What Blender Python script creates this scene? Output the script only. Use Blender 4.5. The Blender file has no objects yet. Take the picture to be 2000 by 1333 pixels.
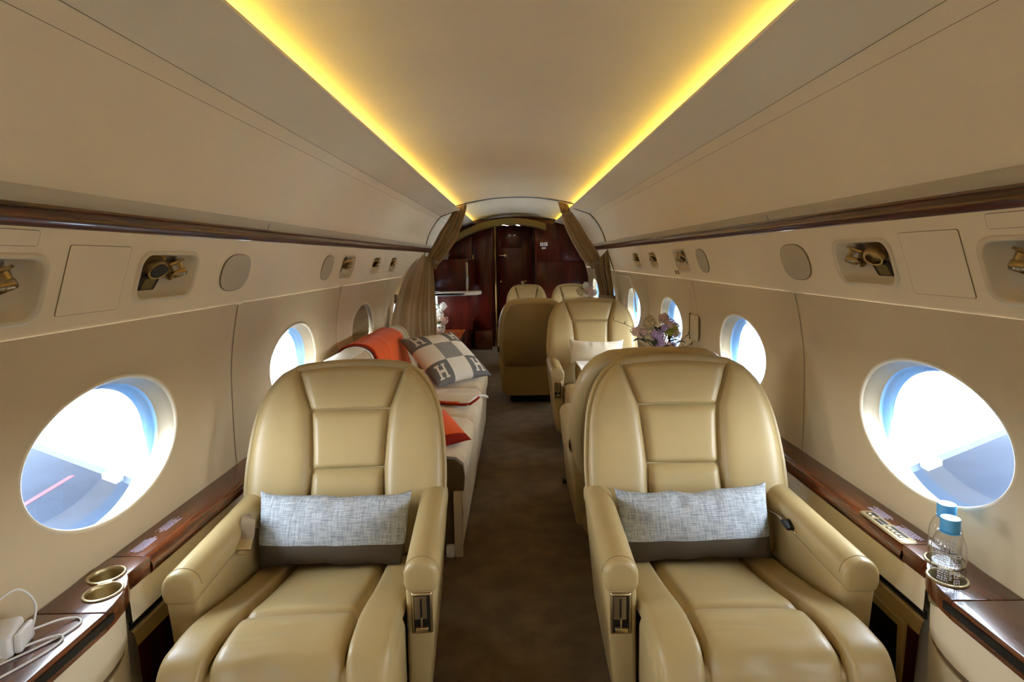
import bpy, bmesh, math, random
from mathutils import Vector, Matrix, noise as mnoise
random.seed(7)
PI = math.pi
SC = bpy.context.scene
COL = SC.collection

# ------------------------------------------------------------------ camera
F_PX, PITCH, YAW, ROLL = 1100.0, 0.0889, -0.0067, 0.0186
cd = bpy.data.cameras.new('camera')
cd.sensor_width = 36.0
cd.lens = F_PX / 2000.0 * 36.0
cd.shift_y = -(666.5 - 603.0) / 2000.0
cd.clip_start = 0.02
cd.clip_end = 500
cam = bpy.data.objects.new('camera', cd)
COL.objects.link(cam)
Fv = Vector((math.sin(YAW) * math.cos(PITCH), math.cos(YAW) * math.cos(PITCH), -math.sin(PITCH)))
Rv = Fv.cross(Vector((0, 0, 1))).normalized()
Uv = Rv.cross(Fv)
R2 = math.cos(ROLL) * Rv - math.sin(ROLL) * Uv
U2 = math.sin(ROLL) * Rv + math.cos(ROLL) * Uv
cam.matrix_world = Matrix(((R2.x, U2.x, -Fv.x, -0.012), (R2.y, U2.y, -Fv.y, 0.0), (R2.z, U2.z, -Fv.z, 1.30), (0, 0, 0, 1)))
SC.camera = cam

# ------------------------------------------------------------------ sky and exposure
SKY = 13.5
world = bpy.data.worlds.new('sky')
SC.world = world
world.use_nodes = True
wn = world.node_tree
wn.nodes.clear()
wo = wn.nodes.new('ShaderNodeOutputWorld')
wb = wn.nodes.new('ShaderNodeBackground')
wt = wn.nodes.new('ShaderNodeTexCoord')
ws = wn.nodes.new('ShaderNodeSeparateXYZ')
wr = wn.nodes.new('ShaderNodeValToRGB')
wr.color_ramp.elements[0].position = 0.0
wr.color_ramp.elements[0].color = (0.95, 0.97, 1.0, 1)
wr.color_ramp.elements[1].position = 0.9
wr.color_ramp.elements[1].color = (0.74, 0.86, 1.0, 1)
wb.inputs['Strength'].default_value = SKY
wn.links.new(wt.outputs['Generated'], ws.inputs[0])
wn.links.new(ws.outputs['Z'], wr.inputs[0])
wn.links.new(wr.outputs[0], wb.inputs[0])
wn.links.new(wb.outputs[0], wo.inputs[0])
sl = bpy.data.lights.new('sun', 'SUN')
sl.energy = 22.0
sl.angle = math.radians(2)
sl.color = (1.0, 0.97, 0.92)
so = bpy.data.objects.new('sun', sl)
COL.objects.link(so)
so.rotation_euler = Vector((0.0, 0.30, -1.0)).to_track_quat('-Z', 'Y').to_euler()
SC.view_settings.view_transform = 'Standard'
SC.view_settings.look = 'None'
SC.view_settings.exposure = 0.84
SC.view_settings.gamma = 1.0
SC.view_settings.use_curve_mapping = False
SC.cycles.max_bounces = 8
SC.cycles.diffuse_bounces = 4
SC.cycles.glossy_bounces = 3
SC.cycles.transmission_bounces = 8
SC.cycles.transparent_max_bounces = 12
SC.cycles.sample_clamp_indirect = 6.0
SC.cycles.use_denoising = True
SC.cycles.use_adaptive_sampling = True
SC.cycles.adaptive_threshold = 0.05

# ------------------------------------------------------------------ materials
def srgb(r, g, b):
    f = lambda c: (c / 255 / 12.92) if c / 255 <= 0.04045 else ((c / 255 + 0.055) / 1.055) ** 2.4
    return (f(r), f(g), f(b), 1)
M = {}
def mat(name, col, rough=0.5, metal=0.0, spec=0.5, coat=0.0, coat_rough=0.05, bump=0.0, bscale=200.0, var=0.0, vscale=6.0, stretch=None, col2=None, sheen=0.0):
    m = bpy.data.materials.new(name)
    m.use_nodes = True
    nt = m.node_tree
    b = nt.nodes['Principled BSDF']
    b.inputs['Base Color'].default_value = col
    b.inputs['Roughness'].default_value = rough
    b.inputs['Metallic'].default_value = metal
    b.inputs['Specular IOR Level'].default_value = spec
    b.inputs['Coat Weight'].default_value = coat
    b.inputs['Coat Roughness'].default_value = coat_rough
    b.inputs['Sheen Weight'].default_value = sheen
    tc = nt.nodes.new('ShaderNodeTexCoord')
    mp = nt.nodes.new('ShaderNodeMapping')
    if stretch:
        mp.inputs['Scale'].default_value = stretch
    nt.links.new(tc.outputs['Object'], mp.inputs[0])
    if var > 0 or col2:
        n = nt.nodes.new('ShaderNodeTexNoise')
        n.inputs['Scale'].default_value = vscale
        n.inputs['Detail'].default_value = 5
        n.inputs['Roughness'].default_value = 0.6
        nt.links.new(mp.outputs[0], n.inputs['Vector'])
        cr = nt.nodes.new('ShaderNodeValToRGB')
        cr.color_ramp.elements[0].position = 0.35
        cr.color_ramp.elements[1].position = 0.68
        c2 = col2 if col2 else tuple(min(1, c * (1 + var)) for c in col[:3]) + (1,)
        c1 = col if col2 else tuple(c * (1 - var) for c in col[:3]) + (1,)
        cr.color_ramp.elements[0].color = c1
        cr.color_ramp.elements[1].color = c2
        nt.links.new(n.outputs['Fac'], cr.inputs[0])
        nt.links.new(cr.outputs[0], b.inputs['Base Color'])
    if bump > 0:
        n2 = nt.nodes.new('ShaderNodeTexNoise')
        n2.inputs['Scale'].default_value = bscale
        n2.inputs['Detail'].default_value = 3
        nt.links.new(tc.outputs['Object'], n2.inputs['Vector'])
        bp = nt.nodes.new('ShaderNodeBump')
        bp.inputs['Strength'].default_value = bump
        bp.inputs['Distance'].default_value = 0.004
        nt.links.new(n2.outputs['Fac'], bp.inputs['Height'])
        nt.links.new(bp.outputs[0], b.inputs['Normal'])
    M[name] = m
    return m
def emis(name, col, strength):
    m = bpy.data.materials.new(name)
    m.use_nodes = True
    nt = m.node_tree
    nt.nodes.clear()
    o = nt.nodes.new('ShaderNodeOutputMaterial')
    e = nt.nodes.new('ShaderNodeEmission')
    e.inputs[0].default_value = col
    e.inputs[1].default_value = strength
    nt.links.new(e.outputs[0], o.inputs[0])
    M[name] = m
def clear(name, tint, gloss=0.05, rough=0.0):
    m = bpy.data.materials.new(name)
    m.use_nodes = True
    nt = m.node_tree
    nt.nodes.clear()
    o = nt.nodes.new('ShaderNodeOutputMaterial')
    t = nt.nodes.new('ShaderNodeBsdfTransparent')
    t.inputs[0].default_value = tint
    g = nt.nodes.new('ShaderNodeBsdfGlossy')
    g.inputs['Roughness'].default_value = rough
    lw = nt.nodes.new('ShaderNodeLayerWeight')
    lw.inputs['Blend'].default_value = 0.5
    pw = nt.nodes.new('ShaderNodeMath')
    pw.operation = 'POWER'
    pw.inputs[1].default_value = 3.0
    nt.links.new(lw.outputs['Facing'], pw.inputs[0])
    fr = nt.nodes.new('ShaderNodeMath')
    fr.operation = 'MULTIPLY_ADD'
    fr.inputs[1].default_value = 0.75
    fr.inputs[2].default_value = 0.04
    nt.links.new(pw.outputs[0], fr.inputs[0])
    mu = nt.nodes.new('ShaderNodeMath')
    mu.operation = 'MULTIPLY'
    mu.inputs[1].default_value = gloss
    mx = nt.nodes.new('ShaderNodeMixShader')
    nt.links.new(fr.outputs[0], mu.inputs[0])
    nt.links.new(mu.outputs[0], mx.inputs[0])
    nt.links.new(t.outputs[0], mx.inputs[1])
    nt.links.new(g.outputs[0], mx.inputs[2])
    nt.links.new(mx.outputs[0], o.inputs[0])
    M[name] = m

mat('wall_cream', srgb(234, 217, 184), 0.55, bump=0.12, bscale=320, var=0.02, vscale=3)
mat('wall_fabric', srgb(207, 189, 155), 0.6, bump=0.12, bscale=320, var=0.02, vscale=3)
mat('ceiling_cream', srgb(238, 222, 190), 0.6, bump=0.10, bscale=260, var=0.02, vscale=2.5)
mat('aft_cream', srgb(242, 232, 208), 0.5)
mat('strip_grey', srgb(186, 172, 144), 0.5)
mat('housing', srgb(214, 198, 168), 0.45)
mat('wood_trim', srgb(50, 18, 9), 0.28, spec=0.4, coat=0.35, coat_rough=0.05, vscale=5.0, stretch=(22, 1.2, 22), col2=srgb(92, 36, 17))
mat('gap_dark', srgb(40, 30, 20), 0.8)
mat('seam_line', srgb(128, 106, 78), 0.8)
mat('reveal', srgb(150, 136, 110), 0.35, spec=0.5)
mat('lip', srgb(226, 212, 184), 0.3)
mat('reveal_skylit', srgb(104, 142, 178), 0.25, spec=0.6)  # blue sky light on the outer reveal, put into its colour
mat('leather', srgb(179, 156, 107), 0.40, spec=0.45, bump=0.10, bscale=420, var=0.04, vscale=5, coat=0.06, coat_rough=0.22)
mat('leather_seam', srgb(150, 126, 86), 0.6)
mat('leather_rear', srgb(160, 132, 84), 0.42, spec=0.4, bump=0.08, bscale=420, var=0.04, vscale=4)
mat('wood', srgb(62, 22, 9), 0.24, spec=0.5, coat=0.8, coat_rough=0.03, vscale=5.0, stretch=(22, 1.6, 22), col2=srgb(126, 60, 26))
mat('wood_dark', srgb(46, 7, 3), 0.3, spec=0.25, coat=0.35, coat_rough=0.05, vscale=3.0, stretch=(10, 10, 0.8), col2=srgb(84, 20, 8))
mat('wood_window_lit', srgb(126, 50, 18), 0.3, spec=0.4, coat=0.5, coat_rough=0.06, vscale=5.0, stretch=(14, 1.4, 14), col2=srgb(176, 82, 30))  # window light on the low credenza top, painted in as brighter orange
mat('black', srgb(14, 11, 9), 0.5)
mat('carpet', srgb(96, 74, 42), 0.95, spec=0.1, bump=0.9, bscale=380, vscale=9, col2=srgb(122, 98, 62), sheen=0.2)
mat('brass', srgb(205, 185, 145), 0.28, metal=1.0)
mat('bronze', srgb(150, 130, 96), 0.25, metal=1.0)
mat('nickel', srgb(190, 180, 160), 0.22, metal=1.0)
mat('gold', srgb(168, 132, 76), 0.3, metal=1.0)
mat('champagne', srgb(190, 172, 130), 0.35, metal=0.75)
mat('soffit', srgb(120, 102, 52), 0.45, metal=0.3)
def weave(name, c1, c2):
    m = mat(name, c1, 0.9, spec=0.1)
    nt = m.node_tree
    bs = nt.nodes['Principled BSDF']
    tc = nt.nodes.new('ShaderNodeTexCoord')
    fac = []
    for sc in ((26, 40, 420), (420, 40, 26)):
        mp = nt.nodes.new('ShaderNodeMapping')
        mp.inputs['Scale'].default_value = sc
        nz = nt.nodes.new('ShaderNodeTexNoise')
        nz.inputs['Scale'].default_value = 1.0
        nz.inputs['Detail'].default_value = 3
        nt.links.new(tc.outputs['Object'], mp.inputs[0])
        nt.links.new(mp.outputs[0], nz.inputs['Vector'])
        fac.append(nz)
    ad = nt.nodes.new('ShaderNodeMath')
    ad.operation = 'ADD'
    nt.links.new(fac[0].outputs['Fac'], ad.inputs[0])
    nt.links.new(fac[1].outputs['Fac'], ad.inputs[1])
    cr = nt.nodes.new('ShaderNodeMapRange')
    cr.inputs['From Min'].default_value = 0.72
    cr.inputs['From Max'].default_value = 1.28
    mx = nt.nodes.new('ShaderNodeMix')
    mx.data_type = 'RGBA'
    mx.inputs['A'].default_value = c1
    mx.inputs['B'].default_value = c2
    nt.links.new(ad.outputs[0], cr.inputs['Value'])
    nt.links.new(cr.outputs[0], mx.inputs['Factor'])
    nt.links.new(mx.outputs['Result'], bs.inputs['Base Color'])
    bp = nt.nodes.new('ShaderNodeBump')
    bp.inputs['Strength'].default_value = 0.4
    bp.inputs['Distance'].default_value = 0.002
    nt.links.new(ad.outputs[0], bp.inputs['Height'])
    nt.links.new(bp.outputs[0], bs.inputs['Normal'])
weave('linen', srgb(128, 136, 144), srgb(206, 210, 212))
mat('linen_band', srgb(92, 82, 70), 0.9, spec=0.1, bump=0.2, bscale=200)
mat('satin', srgb(225, 212, 184), 0.4, sheen=0.3, var=0.05)
mat('pillow_light', srgb(222, 213, 196), 0.95, spec=0.1, bump=0.4, bscale=260)
mat('pillow_grey', srgb(146, 143, 138), 0.95, spec=0.1, bump=0.4, bscale=260)
mat('pillow_dark', srgb(116, 113, 109), 0.95, spec=0.1, bump=0.4, bscale=260)
mat('suede', srgb(212, 192, 158), 0.9, spec=0.15, bump=0.25, bscale=120, var=0.10, vscale=9, sheen=0.3)
mat('suede_brown', srgb(98, 78, 50), 0.9, spec=0.15, sheen=0.2)
mat('orange', srgb(226, 88, 10), 0.9, spec=0.1, bump=0.3, bscale=240, var=0.08, vscale=14, sheen=0.2)
mat('red_trim', srgb(140, 36, 20), 0.9, spec=0.1)
mat('white_cloth', srgb(236, 230, 218), 0.9, spec=0.1)
mat('white_plastic', srgb(230, 228, 224), 0.35)
mat('curtain', srgb(146, 118, 82), 0.75, spec=0.2, var=0.05, vscale=12, sheen=0.2)
mat('curtain_dark', srgb(96, 76, 58), 0.8, spec=0.2)
mat('belt', srgb(130, 108, 80), 0.7, bump=0.2, bscale=500)
mat('white_counter', srgb(236, 230, 220), 0.25)
mat('leaf', srgb(62, 78, 40), 0.6, var=0.2, vscale=30)
mat('leaf_dark', srgb(30, 40, 28), 0.6)
mat('stem', srgb(70, 74, 44), 0.7)
mat('lilac', srgb(176, 146, 178), 0.7, var=0.12, vscale=60)
mat('dusty_pink', srgb(206, 168, 148), 0.7, var=0.1, vscale=60)
mat('beige_bloom', srgb(196, 174, 128), 0.7, var=0.1, vscale=60)
mat('lime', srgb(166, 168, 56), 0.7, var=0.15, vscale=60)
mat('white_bloom', srgb(240, 234, 222), 0.7)
mat('blush', srgb(232, 196, 178), 0.7, var=0.08, vscale=60)
mat('glass_grey', srgb(150, 150, 135), 0.15)
mat('tarmac', srgb(38, 50, 67), 0.9, spec=0.2, vscale=0.8, col2=srgb(49, 62, 80))
mat('wing_white', srgb(225, 230, 235), 0.4)
mat('wing_grey', srgb(62, 68, 76), 0.5, var=0.1, vscale=3)
mat('wing_mid', srgb(120, 126, 132), 0.5)
mat('line_red', srgb(190, 60, 70), 0.8)
mat('cap_blue', srgb(86, 168, 220), 0.35, spec=0.5)
mat('print_white', srgb(225, 222, 230), 0.6)
mat('print_lilac', srgb(205, 190, 205), 0.6)
mat('shade', srgb(150, 130, 98), 0.8)
emis('cove_glow', (1.0, 0.75, 0.15, 1), 20.0)
emis('downlight_glow', (1.0, 0.88, 0.62, 1), 30.0)
clear('pane', (0.90, 0.95, 1.0, 1), 0.6)
clear('bottle_clear', (0.965, 0.975, 0.985, 1), 1.2, 0.02)
clear('water_clear', (0.975, 0.982, 0.99, 1), 0.4, 0.02)
clear('vase_glass', (0.82, 0.86, 0.80, 1), 1.5, 0.02)

# ------------------------------------------------------------------ mesh helpers
def link(name, me, m, parent=None, smooth=True):
    o = bpy.data.objects.new(name, me)
    COL.objects.link(o)
    ms = m if isinstance(m, (list, tuple)) else [m]
    if not me.materials:
        for x in ms:
            me.materials.append(M[x] if isinstance(x, str) else x)
    if smooth:
        for p in me.polygons:
            p.use_smooth = True
    if parent:
        o.parent = parent
    return o
def mesh(name, v, f, m, parent=None, smooth=True, idx=None):
    me = bpy.data.meshes.new(name)
    me.from_pydata([tuple(p) for p in v], [], f)
    me.update()
    o = link(name, me, m, parent, smooth)
    if idx:
        for p, i in zip(me.polygons, idx):
            p.material_index = i
    return o
def tag(o, label, cat, group=None):
    o['label'] = label
    o['category'] = cat
    if group:
        o['group'] = group
    return o
def thing(name, label, cat, loc=(0, 0, 0), rz=0.0, group=None):
    o = bpy.data.objects.new(name, None)
    COL.objects.link(o)
    o.empty_display_size = 0.1
    o.location = loc
    o.rotation_euler = (0, 0, rz)
    return tag(o, label, cat, group)
def struct(name, o=None):
    if o is None:
        o = bpy.data.objects.new(name, None)
        COL.objects.link(o)
    o['kind'] = 'structure'
    return o
def smooth_by_angle(o, deg=35):
    me = o.data
    bm = bmesh.new()
    bm.from_mesh(me)
    for e in bm.edges:
        if len(e.link_faces) == 2 and e.calc_face_angle(0) > math.radians(deg):
            e.smooth = False
    bm.to_mesh(me)
    bm.free()
    for p in me.polygons:
        p.use_smooth = True
    return o
def grid(name, fn, nu, nv, m, parent=None, cu=False, cv=False, flip=False, idx=None):
    v = [fn(i / nu, j / nv) for j in range(nv if cv else nv + 1) for i in range(nu if cu else nu + 1)]
    su = nu if cu else nu + 1
    sv = nv if cv else nv + 1
    f = []
    ids = []
    for j in range(nv):
        for i in range(nu):
            a = j * su + i
            b = j * su + (i + 1) % su
            c = ((j + 1) % sv) * su + (i + 1) % su
            d = ((j + 1) % sv) * su + i
            f.append((a, d, c, b) if flip else (a, b, c, d))
            if idx:
                ids.append(idx((i + .5) / nu, (j + .5) / nv))
    return mesh(name, v, f, m, parent, True, ids if idx else None)
def box(name, lo, hi, m, parent=None, bev=0.0, seg=2):
    bm = bmesh.new()
    bmesh.ops.create_cube(bm, size=1.0)
    for v in bm.verts:
        v.co = Vector([(lo[k] + hi[k]) / 2 + v.co[k] * (hi[k] - lo[k]) for k in range(3)])
    if bev > 0:
        bmesh.ops.bevel(bm, geom=list(bm.edges), offset=bev, segments=seg, profile=0.5, affect='EDGES')
    me = bpy.data.meshes.new(name)
    bm.to_mesh(me)
    bm.free()
    o = link(name, me, m, parent, False)
    return smooth_by_angle(o, 50) if bev > 0 else o
def xform(o, mtx):
    o.data.transform(mtx)
    return o
def extrude(name, prof, y0, y1, m, parent=None, closed=False, ys=None, deg=35, caps=False):
    """profile of (x, z) swept along y"""
    ys = ys or [y0, y1]
    n = len(prof)
    v = [(p[0], y, p[1]) for y in ys for p in prof]
    f = []
    for j in range(len(ys) - 1):
        for i in range(n if closed else n - 1):
            k = (i + 1) % n
            f.append((j * n + i, j * n + k, (j + 1) * n + k, (j + 1) * n + i))
    if caps:
        f.append(tuple(range(n)))
        f.append(tuple(reversed(range((len(ys) - 1) * n, len(ys) * n))))
    o = mesh(name, v, f, m, parent, False)
    bm = bmesh.new()
    bm.from_mesh(o.data)
    if caps:
        bmesh.ops.recalc_face_normals(bm, faces=bm.faces)
    bm.to_mesh(o.data)
    bm.free()
    return smooth_by_angle(o, deg)
def prism(name, outline, z0, z1, m, parent=None, bev=0.0, holes=(), bottom=True):
    """closed xy outline (with holes) raised from z0 to z1"""
    bm = bmesh.new()
    loops = []
    for L in [outline] + list(holes):
        vs = [bm.verts.new((p[0], p[1], z1)) for p in L]
        es = [bm.edges.new((vs[i], vs[(i + 1) % len(vs)])) for i in range(len(vs))]
        loops.append((vs, es))
    alle = [e for l in loops for e in l[1]]
    bmesh.ops.triangle_fill(bm, use_beauty=True, use_dissolve=False, edges=alle)
    for vs, es in loops:
        lo = [bm.verts.new((v.co.x, v.co.y, z0)) for v in vs]
        n = len(vs)
        for i in range(n):
            k = (i + 1) % n
            bm.faces.new((vs[i], vs[k], lo[k], lo[i]))
    bmesh.ops.recalc_face_normals(bm, faces=bm.faces)
    if bev > 0:
        vs, es = loops[0]
        bmesh.ops.bevel(bm, geom=es, offset=bev, segments=3, profile=0.5, affect='EDGES')
    me = bpy.data.meshes.new(name)
    bm.to_mesh(me)
    bm.free()
    return smooth_by_angle(link(name, me, m, parent, False), 40)
def tube(name, pts, r, m, parent=None, n=8, caps=True, flat=None):
    pts = [Vector(p) for p in pts]
    v = []
    f = []
    up = Vector((0, 0, 1))
    for i, p in enumerate(pts):
        t = (pts[min(i + 1, len(pts) - 1)] - pts[max(i - 1, 0)]).normalized()
        a = t.cross(up)
        if a.length < 1e-3:
            a = t.cross(Vector((0, 1, 0)))
        a.normalize()
        b = a.cross(t).normalized()
        rr = r(i / (len(pts) - 1)) if callable(r) else r
        for k in range(n):
            th = 2 * PI * k / n
            v.append(p + a * math.cos(th) * rr * (flat[0] if flat else 1) + b * math.sin(th) * rr * (flat[1] if flat else 1))
    for i in range(len(pts) - 1):
        for k in range(n):
            f.append((i * n + k, i * n + (k + 1) % n, (i + 1) * n + (k + 1) % n, (i + 1) * n + k))
    if caps:
        f.append(tuple(reversed(range(n))))
        f.append(tuple(range((len(pts) - 1) * n, len(pts) * n)))
    return mesh(name, v, f, m, parent)
def spline(pts, n=8):
    """Catmull-Rom through points"""
    P = [Vector(p) for p in pts]
    out = []
    for i in range(len(P) - 1):
        p0, p1, p2, p3 = P[max(i - 1, 0)], P[i], P[i + 1], P[min(i + 2, len(P) - 1)]
        for k in range(n):
            t = k / n
            out.append(0.5 * ((2 * p1) + (p2 - p0) * t + (2 * p0 - 5 * p1 + 4 * p2 - p3) * t * t + (3 * p1 - p0 - 3 * p2 + p3) * t ** 3))
    out.append(P[-1])
    return out
def lathe(name, prof, m, parent=None, n=32, c=(0, 0, 0), axis=None, deg=40):
    v = []
    f = []
    for (r, z) in prof:
        for k in range(n):
            a = 2 * PI * k / n
            v.append((r * math.cos(a), r * math.sin(a), z))
    for j in range(len(prof) - 1):
        for k in range(n):
            f.append((j * n + k, j * n + (k + 1) % n, (j + 1) * n + (k + 1) % n, (j + 1) * n + k))
    o = mesh(name, v, f, m, parent, False)
    bm = bmesh.new()
    bm.from_mesh(o.data)
    bmesh.ops.remove_doubles(bm, verts=bm.verts, dist=1e-5)
    bmesh.ops.recalc_face_normals(bm, faces=bm.faces)
    bm.to_mesh(o.data)
    bm.free()
    mt = Matrix.Translation(Vector(c))
    if axis is not None:
        mt = mt @ Vector(axis).normalized().to_track_quat('Z', 'Y').to_matrix().to_4x4()
    o.data.transform(mt)
    return smooth_by_angle(o, deg)
def lerp_tab(tab, x):
    if x <= tab[0][0]:
        return tab[0][1]
    for (a, b), (c, d) in zip(tab, tab[1:]):
        if x <= c:
            t = (x - a) / (c - a)
            return b + (d - b) * t
    return tab[-1][1]
def smooth_tab(tab, x):
    """monotone-ish smooth interpolation"""
    n = len(tab)
    if x <= tab[0][0]:
        return tab[0][1]
    for i in range(n - 1):
        a, b = tab[i]
        c, d = tab[i + 1]
        if x <= c:
            t = (x - a) / (c - a)
            m0 = (d - tab[max(i - 1, 0)][1]) / (c - tab[max(i - 1, 0)][0])
            m1 = (tab[min(i + 2, n - 1)][1] - b) / (tab[min(i + 2, n - 1)][0] - a)
            h = c - a
            return (2 * t ** 3 - 3 * t * t + 1) * b + (t ** 3 - 2 * t * t + t) * h * m0 + (-2 * t ** 3 + 3 * t * t) * d + (t ** 3 - t * t) * h * m1
    return tab[-1][1]
def copy_tree(o, parent=None):
    c = o.copy()
    COL.objects.link(c)
    c.parent = parent
    for ch in list(o.children):
        copy_tree(ch, c)
    return c

# ================================================================== THE SETTING
Y0, YR, Y1 = -1.70, 6.02, 8.75          # rear end, ring seam at the curtain, forward bulkhead
WALL = [(0.0, 0.93), (0.3, 1.04), (0.538, 1.088), (0.65, 1.097), (0.80, 1.10), (0.92, 1.094), (1.05, 1.07), (1.152, 1.042)]
wallx = lambda z: smooth_tab(WALL, z)

floor = struct('floor', box('floor', (-1.05, Y0, -0.06), (1.05, Y1, 0.0), 'carpet'))
# low side walls under the ledge
wall_left = struct('wall_left')
wall_left.name = 'wall_left'
wall_right = struct('wall_right')
wall_right.name = 'wall_right'
for s, w in ((-1, wall_left), (1, wall_right)):
    extrude('lower_panel', [(s * wallx(z), z) for z in (0.0, 0.15, 0.3, 0.42, 0.52)], Y0, Y1, 'wall_cream', w)

ZC, WA, WB = 0.815, 0.288, 0.190
def window_panel(s, yc, hy, parent, hole=True):
    z0, z1 = 0.50, 1.152
    N, RINGS = 96, 9
    v = []
    f = []
    R = []
    for k in range(N):
        a = 2 * PI * k / N
        cx, cz = math.cos(a) * WA, math.sin(a) * WB
        t = min(hy / abs(cx) if abs(cx) > 1e-6 else 1e9, ((z1 - ZC) if cz > 0 else (ZC - z0)) / abs(cz) if abs(cz) > 1e-6 else 1e9)
        R.append([cx * t, cz * t])
    for cxx, czz in ((hy, z1 - ZC), (-hy, z1 - ZC), (-hy, z0 - ZC), (hy, z0 - ZC)):
        k = min(range(N), key=lambda q: (R[q][0] - cxx) ** 2 + (R[q][1] - czz) ** 2)
        R[k] = [cxx, czz]
    for j in range(RINGS + 1):
        t = (j / RINGS) ** 1.8
        for k in range(N):
            a = 2 * PI * k / N
            ex, ez = math.cos(a) * WA, math.sin(a) * WB
            y = ex + (R[k][0] - ex) * t
            z = ZC + ez + (R[k][1] - ez) * t
            d = hy - abs(y)
            groove = 0.006 * max(0, 1 - d / 0.012)
            scal = 0.012 * (abs(y) / hy) ** 2 * max(0.0, math.sin(PI * min(1, max(0, (z - z0) / (z1 - z0)))))
            v.append((s * (wallx(z) + groove - scal), yc + y, z))
    for j in range(RINGS):
        for k in range(N):
            q = (j * N + k, j * N + (k + 1) % N, (j + 1) * N + (k + 1) % N, (j + 1) * N + k)
            f.append(q if s > 0 else tuple(reversed(q)))
    return mesh('panel', v, f, 'wall_fabric', parent)
def ell(a, b, d, s, yc, k, N):
    t = 2 * PI * k / N
    z = ZC + b * math.sin(t)
    return (s * (wallx(z) + d), yc + a * math.cos(t), z - .42 * max(0.0, d))
wnum = [0]
def window(s, yc, shade=False):
    wnum[0] += 1
    w = struct('window_%d' % wnum[0])
    w.name = 'window_%d' % wnum[0]
    N = 96
    def ring(name, stations, m):
        v = [ell(a, b, d, s, yc, k, N) for (a, b, d) in stations for k in range(N)]
        f = []
        for j in range(len(stations) - 1):
            for k in range(N):
                q = (j * N + k, j * N + (k + 1) % N, (j + 1) * N + (k + 1) % N, (j + 1) * N + k)
                f.append(q if s < 0 else tuple(reversed(q)))
        return mesh(name, v, f, m, w)
    ring('frame_lip', [(WA + .004, WB + .004, 0.001), (WA + .003, WB + .003, -.002), (WA - .001, WB - .001, -.004), (WA - .006, WB - .006, -.002), (WA - .009, WB - .009, .004)], 'lip')
    ring('reveal', [(WA - .009, WB - .009, .004), (WA - .014, WB - .007, .018), (WA - .018, WB - .004, .038), (WA - .024, WB - .004, .048)], 'reveal')
    ring('outer_reveal', [(WA - .024, WB - .004, .048), (WA - .024, WB - .002, .060), (WA - .027, WB - .003, .062), (WA - .028, WB + .001, .086), (WA - .031, WB - .001, .090)], 'reveal_skylit')  # outer part of the reveal, sky light painted in as blue
    # outer fuselage skin ring so that no light leaks round the frame
    ring('skin', [(WA - .031, WB - .001, .090), (WA + .10, WB + .10, .095)], 'wing_white')
    v = [ell(WA - .0275, WB - .0002, .080, s, yc, k, N) for k in range(N)] + [(s * (wallx(ZC) + .080), yc, ZC - .036)]
    f = [(k, (k + 1) % N, N) for k in range(N)]
    mesh('pane', v, f, 'pane', w)
    if shade:
        a, b, d = WA - .016, WB - .015, .024
        rows = 52
        v = []
        f = []
        for j in range(rows + 1):
            z = ZC - b + 2 * b * j / rows
            hw = a * math.sqrt(max(0, 1 - ((z - ZC) / b) ** 2)) + .004
            hw2 = hw - 0.02
            x = wallx(z) + d + (0.006 if j % 2 else 0.0)
            for i in range(9):
                v.append((s * x, yc - hw + (2 * hw - .018) * i / 8, z))
        for j in range(rows):
            for i in range(8):
                f.append((j * 9 + i, j * 9 + i + 1, (j + 1) * 9 + i + 1, (j + 1) * 9 + i))
        mesh('pleated_shade', v, f, 'shade', w, False)
    # daylight portal: guides sky sampling only, adds no light
    pl = bpy.data.lights.new('daylight_portal', 'AREA')
    pl.shape = 'ELLIPSE'
    pl.size = 2 * WA
    pl.size_y = 2 * WB
    pl.cycles.is_portal = True
    po = bpy.data.objects.new('daylight_portal', pl)
    COL.objects.link(po)
    po.location = (s * (wallx(ZC) + 0.105), yc, ZC)
    po.rotation_euler = (PI / 2, 0, -s * PI / 2 + PI) if False else (0, s * PI / 2, 0)
    po.rotation_euler = Vector((-s, 0, 0)).to_track_quat('-Z', 'Y').to_euler()
    po.parent = w
    return w
PITCH_Y = 1.255
for s, base, w in ((-1, 1.465, wall_left), (1, 1.512, wall_right)):
    for k in range(-2, 6):
        yc = base + PITCH_Y * k
        window_panel(s, yc, PITCH_Y / 2, w)
        window(s, yc, shade=(s < 0 and k == 2))
        ys = yc + PITCH_Y / 2
        extrude_pts = [(s * (wallx(z) + .0046 - .012 * max(0.0, math.sin(PI * (z - .50) / .652))), z) for z in [0.5 + 0.652 * i / 20 for i in range(21)]]
        extrude('panel_seam', extrude_pts, ys - .0018, ys + .0018, 'seam_line', w)
    # end strips
    for ya, yb in ((Y0, base - 2.5 * PITCH_Y), (base + 5.5 * PITCH_Y, Y1)):
        if yb > ya:
            extrude('end_panel', [(s * wallx(z), z) for z in [0.5 + 0.652 * i / 10 for i in range(11)]], ya, yb, 'wall_cream', w)

# service panel, wood trim, grey strip, bins
def prof_side(s, pts):
    return [(s * x, z) for x, z in pts]
PSU_T, PSU_B = (0.970, 1.381), (1.043, 1.156)
PSU_LEN = math.hypot(PSU_T[0] - PSU_B[0], PSU_T[1] - PSU_B[1])
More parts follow.
